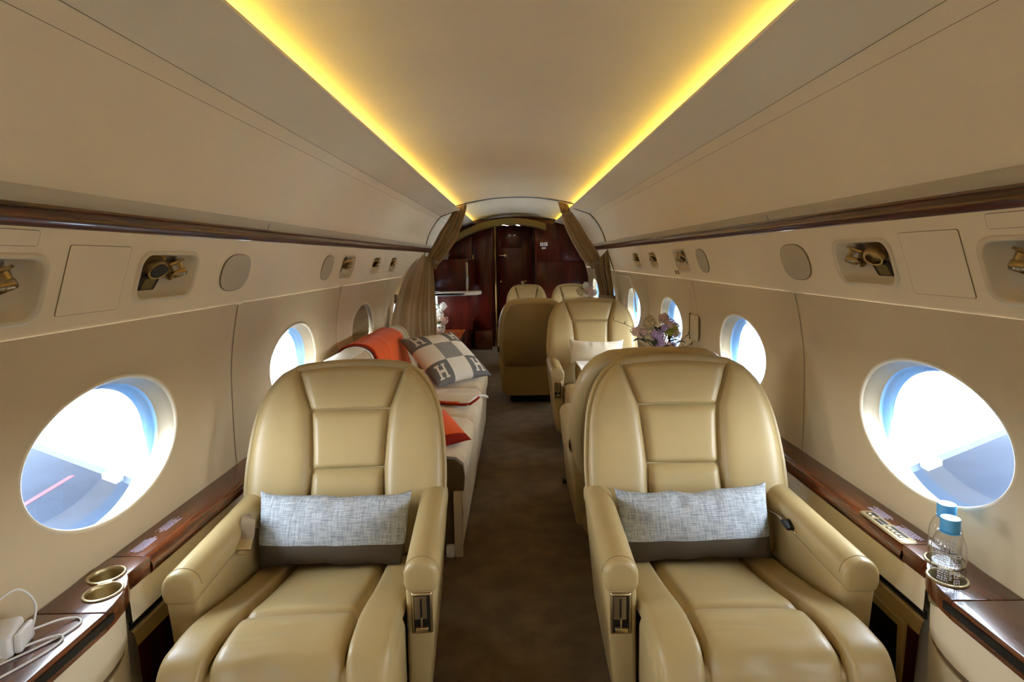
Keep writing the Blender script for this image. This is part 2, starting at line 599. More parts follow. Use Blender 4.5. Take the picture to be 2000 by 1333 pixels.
# (y, k, half length, half height) of each overhead unit let into the service panels
UNITS = {-1: [(1.610, .50, .140, .074), (1.040, .44, .150, .078), (3.34, .50, .140, .074), (4.02, .50, .115, .066), (4.58, .50, .115, .066)],
         1: [(1.655, .50, .140, .074), (1.090, .44, .150, .078), (3.46, .50, .140, .074), (4.15, .50, .115, .066), (4.72, .50, .115, .066)]}
def rrect(hx, hy, r, n=6):
    out = []
    for cx, cy, a in ((hx - r, hy - r, 0), (-hx + r, hy - r, PI / 2), (-hx + r, -hy + r, PI), (hx - r, -hy + r, 3 * PI / 2)):
        out += [(cx + r * math.cos(a + PI / 2 * i / n), cy + r * math.sin(a + PI / 2 * i / n)) for i in range(n + 1)]
    return out
def service_sheet(s, y0, y1, holes, m, parent):
    bm = bmesh.new()
    b, up = Vector((PSU_B[0] * s, 0, PSU_B[1])), Vector(((PSU_T[0] - PSU_B[0]) * s, 0, PSU_T[1] - PSU_B[1])).normalized()
    cuts = [y0] + [(a[0] + c[0]) / 2 for a, c in zip(sorted(holes), sorted(holes)[1:])] + [y1]
    for ya, yb in zip(cuts, cuts[1:]):
        loops = [[(ya, .008), (yb, .008), (yb, PSU_LEN - .003), (ya, PSU_LEN - .003)]]
        loops += [[(y + px, k * PSU_LEN + pz) for px, pz in rrect(hx * .97, hy * .97, .038)] for (y, k, hx, hy) in holes if ya < y < yb]
        es = []
        for L in loops:
            vs = [bm.verts.new(b + up * h + Vector((0, y, 0))) for y, h in L]
            es += [bm.edges.new((vs[i], vs[(i + 1) % len(vs)])) for i in range(len(vs))]
        bmesh.ops.triangle_fill(bm, use_beauty=True, use_dissolve=False, edges=es)
    me = bpy.data.meshes.new('service_panel')
    bm.to_mesh(me)
    bm.free()
    return link('service_panel', me, m, parent, False)
trim_n = 0
for s, w, side in ((-1, wall_left, 'left'), (1, wall_right, 'right')):
    psu = [(0.968, 1.386), PSU_T, (0.9952, 1.3035), (1.0195, 1.2285), (1.036, 1.1777), (1.0404, 1.164), (1.044, 1.153), (1.050, 1.146), (1.062, 1.144)]
    service_sheet(s, Y0, YR, UNITS[s], 'wall_cream', w)
    extrude('service_edge', prof_side(s, [(0.968, 1.388), (0.9695, 1.382), (0.9712, 1.3775)]), Y0, YR, 'wall_cream', w, deg=60)
    extrude('service_edge', prof_side(s, [(1.0402, 1.1645), (1.0432, 1.154), (1.048, 1.147), (1.062, 1.144)]), Y0, YR, 'wall_cream', w, deg=60)
    extrude('service_panel', prof_side(s, psu), YR + .004, Y1, 'aft_cream', w, deg=60)
    bins_up = [(0.606, 1.838), (0.592, 1.836), (0.585, 1.829), (0.587, 1.822), (0.65, 1.803), (0.72, 1.780), (0.787, 1.7575)]
    mid = [(0.7885, 1.7568), (0.805, 1.740), (0.8203, 1.7242)]
    low = [(0.8210, 1.7233), (0.855, 1.681), (0.890, 1.628), (0.922, 1.566), (0.945, 1.505), (0.955, 1.461), (0.962, 1.455), (0.975, 1.452)]
    for a, b, mm in ((Y0, YR, 'ceiling_cream'), (YR + .006, Y1, 'aft_cream')):
        extrude('overhead_panel', prof_side(s, bins_up), a, b, mm, w, deg=50)
        extrude('joint_panel', prof_side(s, mid), a, b, mm, w, deg=50)
        extrude('bin_panel', prof_side(s, low), a, b, mm, w, deg=50)
    extrude('bin_backing', prof_side(s, [(0.725, 1.812), (0.80, 1.768), (0.84, 1.73), (0.99, 1.47), (1.065, 1.42), (1.10, 1.16)]), Y0, Y1, 'gap_dark', w)
    extrude('joint_backing', prof_side(s, [(0.780, 1.768), (0.795, 1.757), (0.830, 1.719)]), Y0, Y1, 'seam_line', w)
    # grey strip, split where the photo shows its joints
    cuts = [Y0, -0.3, 2.19, 5.25, YR, 7.4, Y1]
    for a, b in zip(cuts, cuts[1:]):
        extrude('light_strip', prof_side(s, [(0.956, 1.462), (0.957, 1.450), (0.962, 1.434), (0.968, 1.425)]), a + .002, b - .002, 'strip_grey', w)
    trim_n += 1
    tr = struct('trim_%d' % trim_n, extrude('trim_%d' % trim_n, prof_side(s, [(0.980, 1.429), (0.969, 1.4285), (0.9655, 1.426), (0.965, 1.4215), (0.9685, 1.4175), (0.9655, 1.412), (0.9625, 1.402), (0.9625, 1.391), (0.966, 1.383), (0.972, 1.379), (0.980, 1.378)]), Y0, Y1, 'wood_trim', None, deg=25))
    # ring seam at the curtain
    ringp = [(0.583, 1.832), (0.65, 1.801), (0.72, 1.778), (0.788, 1.755), (0.82, 1.722), (0.855, 1.679), (0.890, 1.626), (0.922, 1.564), (0.944, 1.503), (0.954, 1.459)]
    tube('ring_gasket', [(s * x, YR + .003, z) for x, z in ringp], 0.006, 'curtain_dark', w, n=6)
    tube('ring_gasket', [(s * (x - .002), YR + .003, z) for x, z in psu[1:8]], 0.006, 'curtain_dark', w, n=6)

# ceiling
ceiling = struct('ceiling')
ceiling.name = 'ceiling'
ceilz = lambda x: 1.948 - 0.21 * x * x
CE = [(x, ceilz(x)) for x in [-.70 + 1.40 * i / 40 for i in range(41)]]
CE = [(-.738, 1.780)] + CE + [(.738, 1.780)]
extrude('ceiling_panel', CE, Y0, YR, 'ceiling_cream', ceiling, deg=60)
CE2 = [(x, z - .012) for x, z in CE]
extrude('ceiling_panel', CE2, YR, Y1, 'aft_cream', ceiling, deg=60)
for s in (-1, 1):
    extrude('cove_floor', [(s * .604, 1.838), (s * .612, 1.819), (s * .65, 1.808), (s * .735, 1.782)], Y0, Y1, 'wall_cream', ceiling)
def cove(s, y0, y1, label):
    t = thing('cove_light', label, 'light strip', (s * .682, y0, 1.812), 0, 'ceiling cove lights')
    box('channel', (-.012, 0, -.008), (.012, y1 - y0, 0.0), 'nickel', t)
    box('glowing_lens', (-.010, 0.005, 0.0), (.010, y1 - y0 - .005, 0.007), 'cove_glow', t)
cove(-1, Y0, 6.0, 'glowing yellow cove strip along the left edge of the cabin ceiling')
cove(1, Y0, 6.0, 'glowing yellow cove strip along the right edge of the cabin ceiling')
cove(-1, 6.05, Y1 - .05, 'short glowing yellow cove strip on the left, beyond the curtains')
cove(1, 6.05, Y1 - .05, 'short glowing yellow cove strip on the right, beyond the curtains')

sk_ = [(1.048, 1.150), (1.10, 1.20), (1.12, 1.40), (.95, 1.75), (.62, 1.99), (.3, 2.05), (0, 2.07)]
extrude('leak_block_skin', sk_ + [(-x, z) for x, z in reversed(sk_[:-1])], Y0, Y1 + .05, 'wing_white', ceiling)  # unseen shell added to keep sky light out of the panel gaps
# rear closing wall (behind the camera) and the forward bulkhead
wall_rear = struct('wall_rear', box('wall_rear', (-1.2, Y0 - .05, 0), (1.2, Y0, 2.0), 'wall_cream'))

# ------------------------------------------------------------------ outside
ground = struct('ground', mesh('ground', [(-200, -200, -2.3), (200, -200, -2.3), (200, 200, -2.3), (-200, 200, -2.3)], [(0, 1, 2, 3)], 'tarmac', None, False))
def slab(name, pts, z0, z1, m, parent):
    return prism(name, pts, z0, z1, m, parent)
for s, nm in ((-1, 'left'), (1, 'right')):
    w = thing('wing', 'white aircraft wing with a grey flap seen through the %s windows' % nm, 'wing', (0, 0, -.6))
    te = lambda x: 4.87 - (abs(x) - 3.487) * -0.58
    def P(x, dy):
        return (s * x, te(x) + dy)
    pts = [P(1.3, .70), P(10, .60), (s * 10, 13.2), (s * 1.3, 10.2)]
    slab('wing_skin', pts, -.14, 0.0, 'wing_white', w)
    pts = [P(1.3, 0), P(10, 0.1), P(10, .58), P(1.3, .68)]
    slab('flap', pts, -.08, -.012, 'wing_grey', w)
    for x in (3.62, 6.4):
        slab('flap_track', [P(x, -.08), P(x + .22, -.08), P(x + .22, .30), P(x, .30)], -.05, 0.004, 'wing_mid', w)
for i, (x, y, l, a) in enumerate(((-7.6, 8.6, 1.6, 0.15), (-9.5, 9.6, 1.5, .25), (8.2, 12.0, 2.0, -.2))):
    o = box('ground_marking', (-.045, -l / 2, 0), (.045, l / 2, .004), 'line_red')
    o.location = (x, y, -2.3)
    o.rotation_euler[2] = a
    tag(o, ('short red line painted on the tarmac nearest the left wing', 'red line on the tarmac farther out beyond the left wing', 'red line painted on the tarmac off the right wing')[i], 'marking')

# ================================================================== SEATS
def puff(s, p=6):
    return max(0.0, 1 - abs(2 * s - 1) ** p)
RZ = 0.40                                   # recline slope dy/dz
BW = [(.30, .304), (.36, .318), (.45, .331), (.54, .338), (.65, .334), (.74, .323), (.79, .309), (.835, .288), (.869, .262), (.897, .230), (.912, .194)]
SEAM = [(.30, .135), (.45, .130), (.575, .125), (.70, .133), (.77, .143), (.835, .168), (.92, .200)]
def make_seat(name, label, W=.348, lever=1, K=1.0):
    """W half width over the arms, K scales the back width; lever = +1/-1 side of the recline lever; faces -y"""
    t = thing(name, label, 'seat')
    aw = .090
    cw = W - aw
    bw = lambda z: smooth_tab(BW, z) * K
    sm = lambda z: smooth_tab(SEAM, z) * K
    topz = lambda x: .925 - .30 * (x / K) ** 2
    by = lambda x, z: .265 + (z - .54) * RZ - .030 * (abs(x) / (.35 * K)) ** 2
    # --- backrest shell
    half = [(bw(z), z) for z in [.30 + (.912 - .30) * i / 26 for i in range(27)]]
    topx = half[-1][0]
    tops = [(topx * (1 - i / 8.0), 0) for i in range(1, 9)]
    right = half + [(x, topz(x)) for x, _ in tops]
    outline = right + [(-x, z) for x, z in reversed(right[:-1])]
    n = len(outline)
    cz = .62
    v = []
    for (ins, d) in ((.006, .010), (-.004, .004), (-.009, .020), (-.006, .050), (.010, .085), (.035, .100)):
        for (x, z) in outline:
            r = math.hypot(x, z - cz)
            k = (r - ins) / r
            xx, zz = x * k, cz + (z - cz) * k
            v.append((xx, by(xx, zz) + d * (1.0) + (0.03 * max(0, .6 - zz)), zz))
    f = []
    rings = 6
    for j in range(rings - 1):
        for i in range(n - 1):
            f.append((j * n + i, j * n + i + 1, (j + 1) * n + i + 1, (j + 1) * n + i))
        f.append((j * n + n - 1, j * n, (j + 1) * n, (j + 1) * n + n - 1))
    fid = [0] * len(f)
    c0 = len(v)
    v.append((0, by(0, cz) + .125, cz))
    for i in range(n):
        f.append(((rings - 1) * n + i, (rings - 1) * n + (i + 1) % n, c0))
        fid.append(1)
    c1 = len(v)
    v.append((0, by(0, cz) + .02, cz))
    for i in range(n):
        f.append(((i + 1) % n, i, c1))
        fid.append(0)
    shell = mesh('backrest', v, f, ['leather', 'leather_rear'], t, True, fid)
    # --- back panels
    def panel(nm, xa, xb, za, zb, h, nu=18, nv=18, p=8, bulge=0.0):
        def fn(u, w):
            z = za + (zb - za) * w
            a, b = xa(z), xb(z)
            x = a + (b - a) * u
            zz = z
            if nm == 'head_panel':
                tz = topz(x) - .012
                zz = za + (tz - za) * w
                a2, b2 = xa(zz), xb(zz)
                x = a2 + (b2 - a2) * u
            hh = h * puff(u, p) ** .5 * puff(w, p + 4) ** .5
            return (x, by(x, zz) + .010 - hh - bulge * math.sin(PI * u), zz)
        return grid(nm, fn, nu, nv, 'leather', t, flip=True)
    g = .0022
    panel('head_panel', lambda z: -sm(z) + g, lambda z: sm(z) - g, .768, .915, .026, p=10)
    panel('back_panel', lambda z: -sm(z) + g, lambda z: sm(z) - g, .578, .764, .022, p=12)
    panel('lower_back_panel', lambda z: -sm(z) + g, lambda z: sm(z) - g, .34, .574, .024, p=12)
    for s in (-1, 1):
        def fn(u, w, s=s):
            z = .31 + (.913 - .31) * w
            a, b = sm(z) + g, bw(z) - .001
            if b < a + .01:
                b = a + .01
            x = a + (b - a) * u
            hh = .040 * (1 - abs(2 * u - 1) ** 5) ** .5 * puff(w, 16) ** .5
            edge = .012 * u ** 6
            return (s * x, by(x, z) + .010 - hh + edge, z)
        grid('side_bolster', fn, 22, 34, 'leather', t, flip=(s > 0))
    # --- rear lower skirt
    def sk(u, w):
        z = .085 + (.34 - .085) * w
        x = (-1 + 2 * u) * (.28 + .02 * w) * K
        return (x, .300 + (z - .085) * .12 - .02 * (abs(2 * u - 1)) ** 6 + .045, z)
    grid('rear_skirt', sk, 16, 6, 'leather_rear', t)
    # --- cushion
    path = [(.24, .285), (.05, .308), (-.14, .350), (-.26, .384), (-.34, .402), (-.405, .406), (-.450, .400), (-.474, .350), (-.482, .280), (-.482, .130)]
    pp = spline([(0, a, b) for a, b in path], 6)
    def on_path(q):
        q = max(0, min(1, q)) * (len(pp) - 1)
        i = min(int(q), len(pp) - 2)
        p = pp[i].lerp(pp[i + 1], q - i)
        d = (pp[i + 1] - pp[i]).normalized()
        return p, Vector((0, d.z, -d.y))
    def pad(nm, xa, xb, qa, qb, h, lift=0.0, p=8, nu=18, nv=24, wr=0.0, out=0):
        def fn(u, w):
            q = qa + (qb - qa) * w
            P_, N_ = on_path(q)
            x = xa + (xb - xa) * u
            hh = h * puff(u, p) ** .5 * puff(w, p + 2) ** .5 + lift * math.sin(PI * u) ** .5 * puff(w, 10) ** .5
            wk = 0.0
            if wr:
                wk = wr * (mnoise.noise(Vector((x * 11, q * 26, 3.1)))) * math.sin(PI * w) * math.sin(PI * u)
            drop = 0.0
            if out:
                uu = u if out > 0 else 1 - u
                drop = -.006 * uu ** 5
            return (x, P_.y + N_.y * (hh + wk + drop), P_.z + N_.z * (hh + wk + drop))
        return grid(nm, fn, nu, nv, 'leather', t, flip=(xb > xa))
    cin = .150 * K
    pad('cushion_pad', -cin + g, cin - g, .02, .36, .028, p=10)
    pad('cushion_pad', -cin + g, cin - g, .365, 1.0, .030, wr=.010, p=10, nv=40)
    pad('cushion_bolster', cin + g, cw - .002, .02, 1.0, .030, .002, p=8, nv=48, out=1)
    pad('cushion_bolster', -cw + .002, -cin - g, .02, 1.0, .030, .002, p=8, nv=48, out=-1)
    box('seat_pan', (-cw + .006, -.455, .13), (cw - .006, .30, .28), 'leather_seam', t, .03)
    box('cushion_base', (-cw - .004, -.478, .125), (cw + .004, -.262, .392), 'leather', t, .028, 3)
    # --- arms
    for s in (-1, 1):
        xc = s * (W - aw / 2)
        D = []
        for i in range(17):
            a = PI * i / 16
            D.append((xc + math.cos(a) * .0455, .482 + math.sin(a) * .043))
        D += [(xc - .0455, .462), (xc - .040, .446), (xc - .030, .438), (xc + .030, .438), (xc + .040, .446), (xc + .0455, .462)]
        nD = len(D)
        v = []
        f = []
        stations = [(-.2685, .0), (-.268, .70), (-.266, .88), (-.261, .97), (-.252, 1.0), (.0, 1.0), (.27, 1.0)]
        cxz = (xc, .478)
        for y, k in stations:
            for (x, z) in D:
                v.append((cxz[0] + (x - cxz[0]) * k, y, cxz[1] + (z - cxz[1]) * k))
        for j in range(len(stations) - 1):
            for i in range(nD):
                f.append((j * nD + i, j * nD + (i + 1) % nD, (j + 1) * nD + (i + 1) % nD, (j + 1) * nD + i))
        ap = mesh('arm_pad', v, [tuple(reversed(q)) for q in f], 'leather', t)
        st = [(cxz[0] + (x - cxz[0]) * 1.008, -.243, cxz[1] + (z - cxz[1]) * 1.008) for x, z in D[:17]]
        tube('stitch', st, .0012, 'leather_seam', ap, n=5)
        # arm panel, tucked in slightly towards the floor on its outer side
        lo, hi = xc - .042, xc + .042
        pan = box('arm_panel', (lo, -.256, .095), (hi, .262, .458), 'leather', t, .014, 3)
        for vv in pan.data.vertices:
            k = max(0, (.40 - vv.co.z) / .30)
            if (vv.co.x - xc) * s > 0:
                vv.co.x -= s * .030 * k
        if s == lever:
            fy = -.2585
            pl = box('lever_plate', (xc - .027, fy - .003, .322), (xc + .027, fy + .004, .434), 'brass', t, .004)
            box('recess', (xc - .0215, fy - .0036, .328), (xc + .0215, fy - .0026, .428), 'black', pl)
            box('back_face', (xc - .0195, fy - .0042, .364), (xc + .0130, fy - .0034, .426), 'nickel', pl)
            box('slot', (xc - .0045, fy - .0048, .366), (xc + .0005, fy - .0040, .420), 'black', pl)
            box('lever_stem', (xc - .003, fy - .012, .342), (xc + .001, fy - .004, .368), 'brass', pl, .001)
            box('lever_grip', (xc - .0165, fy - .016, .334), (xc + .0165, fy - .004, .346), 'brass', pl, .002)
        else:
            box('lower_trim', (lo + .004, -.259, .10), (hi - .004, -.252, .30), 'leather_rear', t, .003)
    # --- pedestal
    box('pedestal', (-.20, -.26, .0), (.20, .24, .135), 'black', t, .02)
    box('base_skirt', (-W + .06, -.30, .085), (W - .06, .30, .15), 'leather_rear', t, .012)
    return t

def place(o, x, y, rz):
    o.location = (x, y, 0)
    o.rotation_euler = (0, 0, rz)
    return o
G1 = 'single leather cabin seats'
s_right = make_seat('cabin_armchair', 'cream leather seat on the right in front, facing the camera beside the bottles', lever=-1)
place(s_right, .556, 1.635, math.radians(-1.5))
s_left = make_seat('cabin_armchair', 'cream leather seat on the left in front, turned slightly towards the aisle', lever=1)
place(s_left, -.592, 1.635, math.radians(4.0))
s_mid = copy_tree(s_right)
s_mid['label'] = 'cream leather seat behind the front right one, facing the camera, with a cream cushion'
place(s_mid, .575, 4.06, 0)
s_mid.scale = (1.02, 1, 1.045)
s_back = copy_tree(s_left)
s_back['label'] = 'cream leather seat back to back with the front right seat, facing away'
place(s_back, .560, 2.70, PI)
for o in (s_right, s_left, s_mid, s_back):
    o['group'] = G1
G2 = 'seats at the conference table'
c_away = make_seat('conference_armchair', 'leather seat facing away by the aisle, its plain brown back towards the camera', W=.300, lever=1, K=.84)
place(c_away, .130, 5.25, PI)
c_away.scale = (1.04, 1, 1.03)
c_far = make_seat('conference_armchair', 'far cream leather seat facing the camera beside the aisle, below the dark bulkhead', W=.272, lever=-1, K=.765)
place(c_far, .128, 6.66, 0)
c_far.scale = (1, 1, 1.04)
c_win = copy_tree(c_far)
c_win['label'] = 'far cream leather seat by the window, half hidden behind pink flowers'
place(c_win, .685, 6.66, 0)
c_win.scale = (1, 1, 1.04)
for o in (c_away, c_far, c_win):
    o['group'] = G2

# ------------------------------------------------------------------ pillows
def pillow(name, label, hw, hh, th, mats, idx, loc, rot, seed=0, nu=40, nv=26, pinch=.03, taper=0.0, ears=0.0, crumple=0.0, gath=.004):
    o_ = []
    def side(sg):
        def fn(u, w):
            a, b = 2 * u - 1, 2 * w - 1
            e = (1 - abs(a) ** 2.6) ** .55 * (1 - abs(b) ** 2.6) ** .55 if abs(a) < 1 and abs(b) < 1 else 0
            x = a * hw * (1 - pinch * (1 - b * b) * abs(a)) * (1 - taper * max(0, -b) ** 1.5)
            z = b * hh * (1 - 2 * pinch * (1 - a * a) * abs(b)) + ears * abs(a) ** 10 * max(0, b) ** 3 + crumple * mnoise.noise(Vector((a * 3.1 + seed, .7, b * 1.5))) * (1 - abs(a)) * abs(b)
            nz = mnoise.noise(Vector((x * 9 + seed, z * 9, sg * 3.0)))
            # gathers running from the seams
            gz = gath * (math.sin(a * 15 + seed) + .6 * math.sin(a * 27 + 2 * seed)) * max(0, b) ** 2.2 * (1 - .7 * abs(a))
            y = sg * (th * e + .006 * nz * e + gz * e)
            return (x, y, z)
        return fn
    su, sv = nu + 1, nv + 1
    v = []
    f = []
    ids = []
    for sg in (-1, 1):
        fn = side(sg)
        off = len(v)
        for j in range(sv):
            for i in range(su):
                v.append(fn(i / nu, j / nv))
        for j in range(nv):
            for i in range(nu):
                a = off + j * su + i
                q = (a, a + 1, a + su + 1, a + su)
                f.append(q if sg < 0 else tuple(reversed(q)))
                ids.append(idx((i + .5) / nu, (j + .5) / nv))
    o = mesh(name, v, f, mats, None, True, ids)
    bm = bmesh.new()
    bm.from_mesh(o.data)
    bmesh.ops.remove_doubles(bm, verts=bm.verts, dist=1e-5)
    bm.to_mesh(o.data)
    bm.free()
    o.location = loc
    o.rotation_euler = rot
    return o
def lumbar(label, x, y, z, rz, roll, seed):
    def idx(u, w):
        return 1 if w < .30 else 0
    p = pillow('lumbar_pillow', label, .245, .110, .068, ['linen', 'linen_band'], idx, (x, y, z), (math.radians(-22), roll, rz), seed, nu=80, nv=50, taper=.10, ears=.010, crumple=.012, gath=.009, pinch=.045)
    tag(p, label, 'pillow', 'grey lumbar pillows')
lumbar('grey linen lumbar pillow with a brown band on the front right seat', .549, 1.742, .440, math.radians(-1.5), math.radians(-2.2), 2.0)
lumbar('grey linen lumbar pillow with a brown band on the front left seat', -.612, 1.742, .440, math.radians(3.0), math.radians(2.0), 5.0)
p = pillow('cushion', '', .205, .095, .055, ['satin'], lambda u, w: 0, (.585, 4.165, .585), (math.radians(-20), math.radians(2), 0), 3.3, pinch=.06, gath=.010, ears=.012)
tag(p, 'cream satin cushion propped on the middle right seat', 'cushion')
def cl(u, w):
    # a triangular fold hanging from the cushion down over the seat
    x = .415 + .35 * u
    fold = .006 * math.sin(w * 16 + 2 * u)
    cut = max(0.0, 1 - u / .55) ** 1.0
    drop = w * (.175 - .155 * cut * cut)
    return (x + .02 * w, 4.075 - .26 * w * (1 - .6 * cut) - fold, .535 - drop)
o = grid('pillow_wrap', cl, 24, 26, 'white_cloth')
sol = o.modifiers.new('thickness', 'SOLIDIFY')
sol.thickness = .008
tag(o, 'pale cloth hanging in a triangular fold over the middle right seat', 'cloth')

# seat belts
def belt(label, pts, width, buckle, parent_rot=0):
    t = thing('seat_belt', label, 'seat belt')
    P_ = spline(pts, 5)
    v = []
    f = []
    for i, p in enumerate(P_):
        d = (P_[min(i + 1, len(P_) - 1)] - P_[max(0, i - 1)]).normalized()
        a = d.cross(Vector((.35, -.6, .7))).normalized() * width / 2
        nrm = a.cross(d).normalized() * .0012
        v += [p - a - nrm, p + a - nrm, p + a + nrm, p - a + nrm]
    for i in range(len(P_) - 1):
        for k in range(4):
            f.append((i * 4 + k, i * 4 + (k + 1) % 4, i * 4 + 4 + (k + 1) % 4, i * 4 + 4 + k))
    mesh('strap', v, f, 'belt', t, False)
    c, m_ = buckle
    b = box('buckle', (-.027, -.018, -.006), (.027, .018, .006), m_, t, .003)
    b.location = c
    b.rotation_euler = (math.radians(25), math.radians(10), math.radians(20))
    tn = box('tongue', (-.012, -.034, -.0015), (.012, -.018, .0015), 'nickel', b, .0008)
belt('tan seat belt tucked beside the pillow on the front left seat', [(-.850, 1.77, .455), (-.852, 1.72, .475), (-.842, 1.66, .520), (-.835, 1.63, .485), (-.832, 1.60, .462)], .040, ((-.838, 1.600, .466), 'champagne'))
belt('dark seat belt buckle lying by the window arm of the front right seat', [(.800, 1.80, .455), (.806, 1.73, .472), (.808, 1.68, .478), (.812, 1.63, .470)], .040, ((.812, 1.650, .478), 'black'))

# ================================================================== SIDE LEDGES
LZ = .538
def arc(c, r, a0, a1, n):
    return [(c[0] + r * math.cos(a0 + (a1 - a0) * i / n), c[1] + r * math.sin(a0 + (a1 - a0) * i / n)) for i in range(n + 1)]
INNER = [(.927, 1.165), (.931, 1.205), (.940, 1.245), (.954, 1.282), (.972, 1.312), (.985, 1.328)]
def ledge(s, label):
    t = thing('side_ledge', label, 'ledge', (0, 0, LZ), 0, 'wooden side ledges')
    sx = lambda L: [(s * x, y) for x, y in (L if s > 0 else list(reversed(L)))]
    # wide table part near the camera, in two wooden leaves
    seam1, seam2 = 1.172, 1.412
    cups = [(.990, 1.250), (1.034, 1.322)] if s < 0 else [(.982, 1.256), (1.030, 1.330)]
    holes = [[(s * (c[0] + .036 * math.cos(2 * PI * k / 28)), c[1] + .036 * math.sin(2 * PI * k / 28)) for k in range(28)] for c in cups]
    wall = 1.087
    L1 = [(.927, .30), (.927, seam1 - .001), (wall, seam1 - .001), (wall, .30)]
    prism('table_leaf', sx(L1), -.044, 0, 'wood', t, bev=.003)
    L2 = [(.9275, seam1 + .001)] + INNER[1:] + [(.985, seam2 - .001), (wall, seam2 - .001), (wall, seam1 + .001)]
    prism('cup_table', sx(L2), -.044, 0, 'wood', t, bev=.003, holes=holes)
    box('tray_slot', (s * .926 - .002, .42, -.030), (s * .926 + .002, seam1 + .02, -.012), 'black', t)
    # narrow rounded ledge behind the seats
    prof = [(wall, -.001), (1.010, -.001), (.999, -.003), (.990, -.009), (.983, -.018), (.980, -.030), (.982, -.042), (.988, -.050), (1.0, -.052)]
    ends = [seam2 + .001, 2.335] if s < 0 else [seam2 + .001, 2.72, 4.0, 5.9]
    YE = ends[-1]
    for a, b in zip(ends, ends[1:]):
        extrude('ledge_rail', [(s * x, z) for x, z in prof], a + .0006, b - .0006, 'wood', t, deg=60)
    # cup holders
    for c in cups:
        h = lathe('cup_holder', [(.0415, .0008), (.0415, .0030), (.0395, .0042), (.0370, .0042), (.0355, .0025), (.0352, -.010), (.0345, -.055), (.0335, -.062), (0.0, -.062)], 'champagne', t, 40, (s * c[0], c[1], 0))
    bx, by_ = (cups[0][0] + cups[1][0]) / 2, (cups[0][1] + cups[1][1]) / 2
    if math.hypot(cups[0][0] - cups[1][0], cups[0][1] - cups[1][1]) > .08:
        d = Vector((cups[1][0] - cups[0][0], cups[1][1] - cups[0][1])).normalized()
        nn = Vector((-d.y, d.x))
        q = [Vector((bx, by_)) + d * a * .010 + nn * b * .014 for a, b in ((-1, -1), (1, -1), (1, 1), (-1, 1))]
        prism('cup_bridge', [(s * p.x, p.y) for p in q], .0006, .0036, 'champagne', t)
    # console below the wide part
    CON = [(.940, .30), (.940, 1.165)] + [(x + .013, y - .004) for x, y in INNER[1:]] + [(1.03, 1.345), (1.03, .30)]
    prism('console_panel', sx(CON), -.155, -.044, 'wall_cream', t)
    prism('console_groove', sx([(x + .004, y - .003) for x, y in CON]), -.172, -.155, 'seam_line', t)
    prism('console_panel', sx(CON), -LZ + .001, -.172, 'wall_cream', t)
    # fascia under the narrow rail
    extrude('fascia', [(s * 1.000, -.052), (s * .996, -.060), (s * .992, -.135), (s * .996, -.140)], 1.34, YE, 'wall_cream', t)
    extrude('fascia_groove', [(s * 1.004, -.138), (s * 1.004, -.160)], 1.34, YE, 'black', t)
    extrude('fascia', [(s * .998, -.160), (s * .992, -.165), (s * .985, -.20)], 1.34, YE, 'leather_rear', t)
    extrude('kick_panel', [(s * .985, -.20), (s * .965, -LZ + .001)], 1.34, YE, 'wood_dark', t)
    # tiny printed lettering along the back of the rail
    rnd = random.Random(3 + s)
    for (ya, yb, xa, xb) in ((1.425, 1.520, 1.026, 1.058), (1.545, 1.635, 1.030, 1.060)):
        v = []
        f = []
        rows = 8
        for r in range(rows):
            x0 = xa + (xb - xa) * r / rows
            x1 = x0 + (xb - xa) / rows * .62
            y = ya + rnd.uniform(0, .018)
            e = yb - rnd.uniform(0, .02)
            while y < e:
                l = rnd.uniform(.004, .011)
                k = len(v)
                v += [(s * x0, y, -.0004), (s * x1, y, -.0004), (s * x1, y + l, -.0004), (s * x0, y + l, -.0004)]
                f.append((k, k + 1, k + 2, k + 3))
                y += l + .0022
        lt = mesh('lettering', v, f, 'print_lilac', t, False)
        lt['kind'] = 'stuff'
    return t
lg_l = ledge(-1, 'glossy dark wooden ledge under the left windows with two empty cup holders')
lg_r = ledge(1, 'glossy dark wooden ledge under the right windows with switches and bottles in its cup holders')
# switch panel set into the right ledge
sp = thing('switch_panel', 'champagne metal switch panel with buttons let into the right wooden ledge', 'switch panel', (1.006, 1.508, LZ + .0005), math.radians(0))
pl = prism('plate', rrect(.019, .095, .010), -.001, .003, 'champagne', sp, bev=.0012)
prism('rim', rrect(.021, .097, .011), -.001, .0012, 'brass', sp)
box('display', (.006, -.070, .003), (.013, -.006, .0036), 'black', sp)
box('display', (.006, .052, .003), (.013, .080, .0036), 'black', sp)
for i in range(4):
    box('button', (-.009, -.068 + i * .0165, .003), (.002, -.056 + i * .0165, .0052), 'nickel', sp, .001)
for i in range(2):
    box('button', (-.009, .054 + i * .0150, .003), (.002, .066 + i * .0150, .0052), 'nickel', sp, .001)
for i in range(2):
    box('port', (-.010 + i * .012, .006, .003), (-.002 + i * .012, .042, .0037), 'black', sp, .0003)
# pocket with a screen beside the right seat
pk = thing('side_pocket', 'dark pocket with a small screen in the wall beside the front right seat', 'pocket', (.980, 1.50, .20))
box('frame', (-.008, -.12, -.10), (.006, .12, .145), 'leather_rear', pk, .004)
box('opening', (-.010, -.10, -.08), (-.006, .10, .125), 'black', pk)
box('screen', (-.014, -.07, -.06), (-.009, .07, .03), 'gap_dark', pk, .002)
box('lip', (-.016, -.09, -.085), (-.008, .09, -.072), 'champagne', pk, .002)

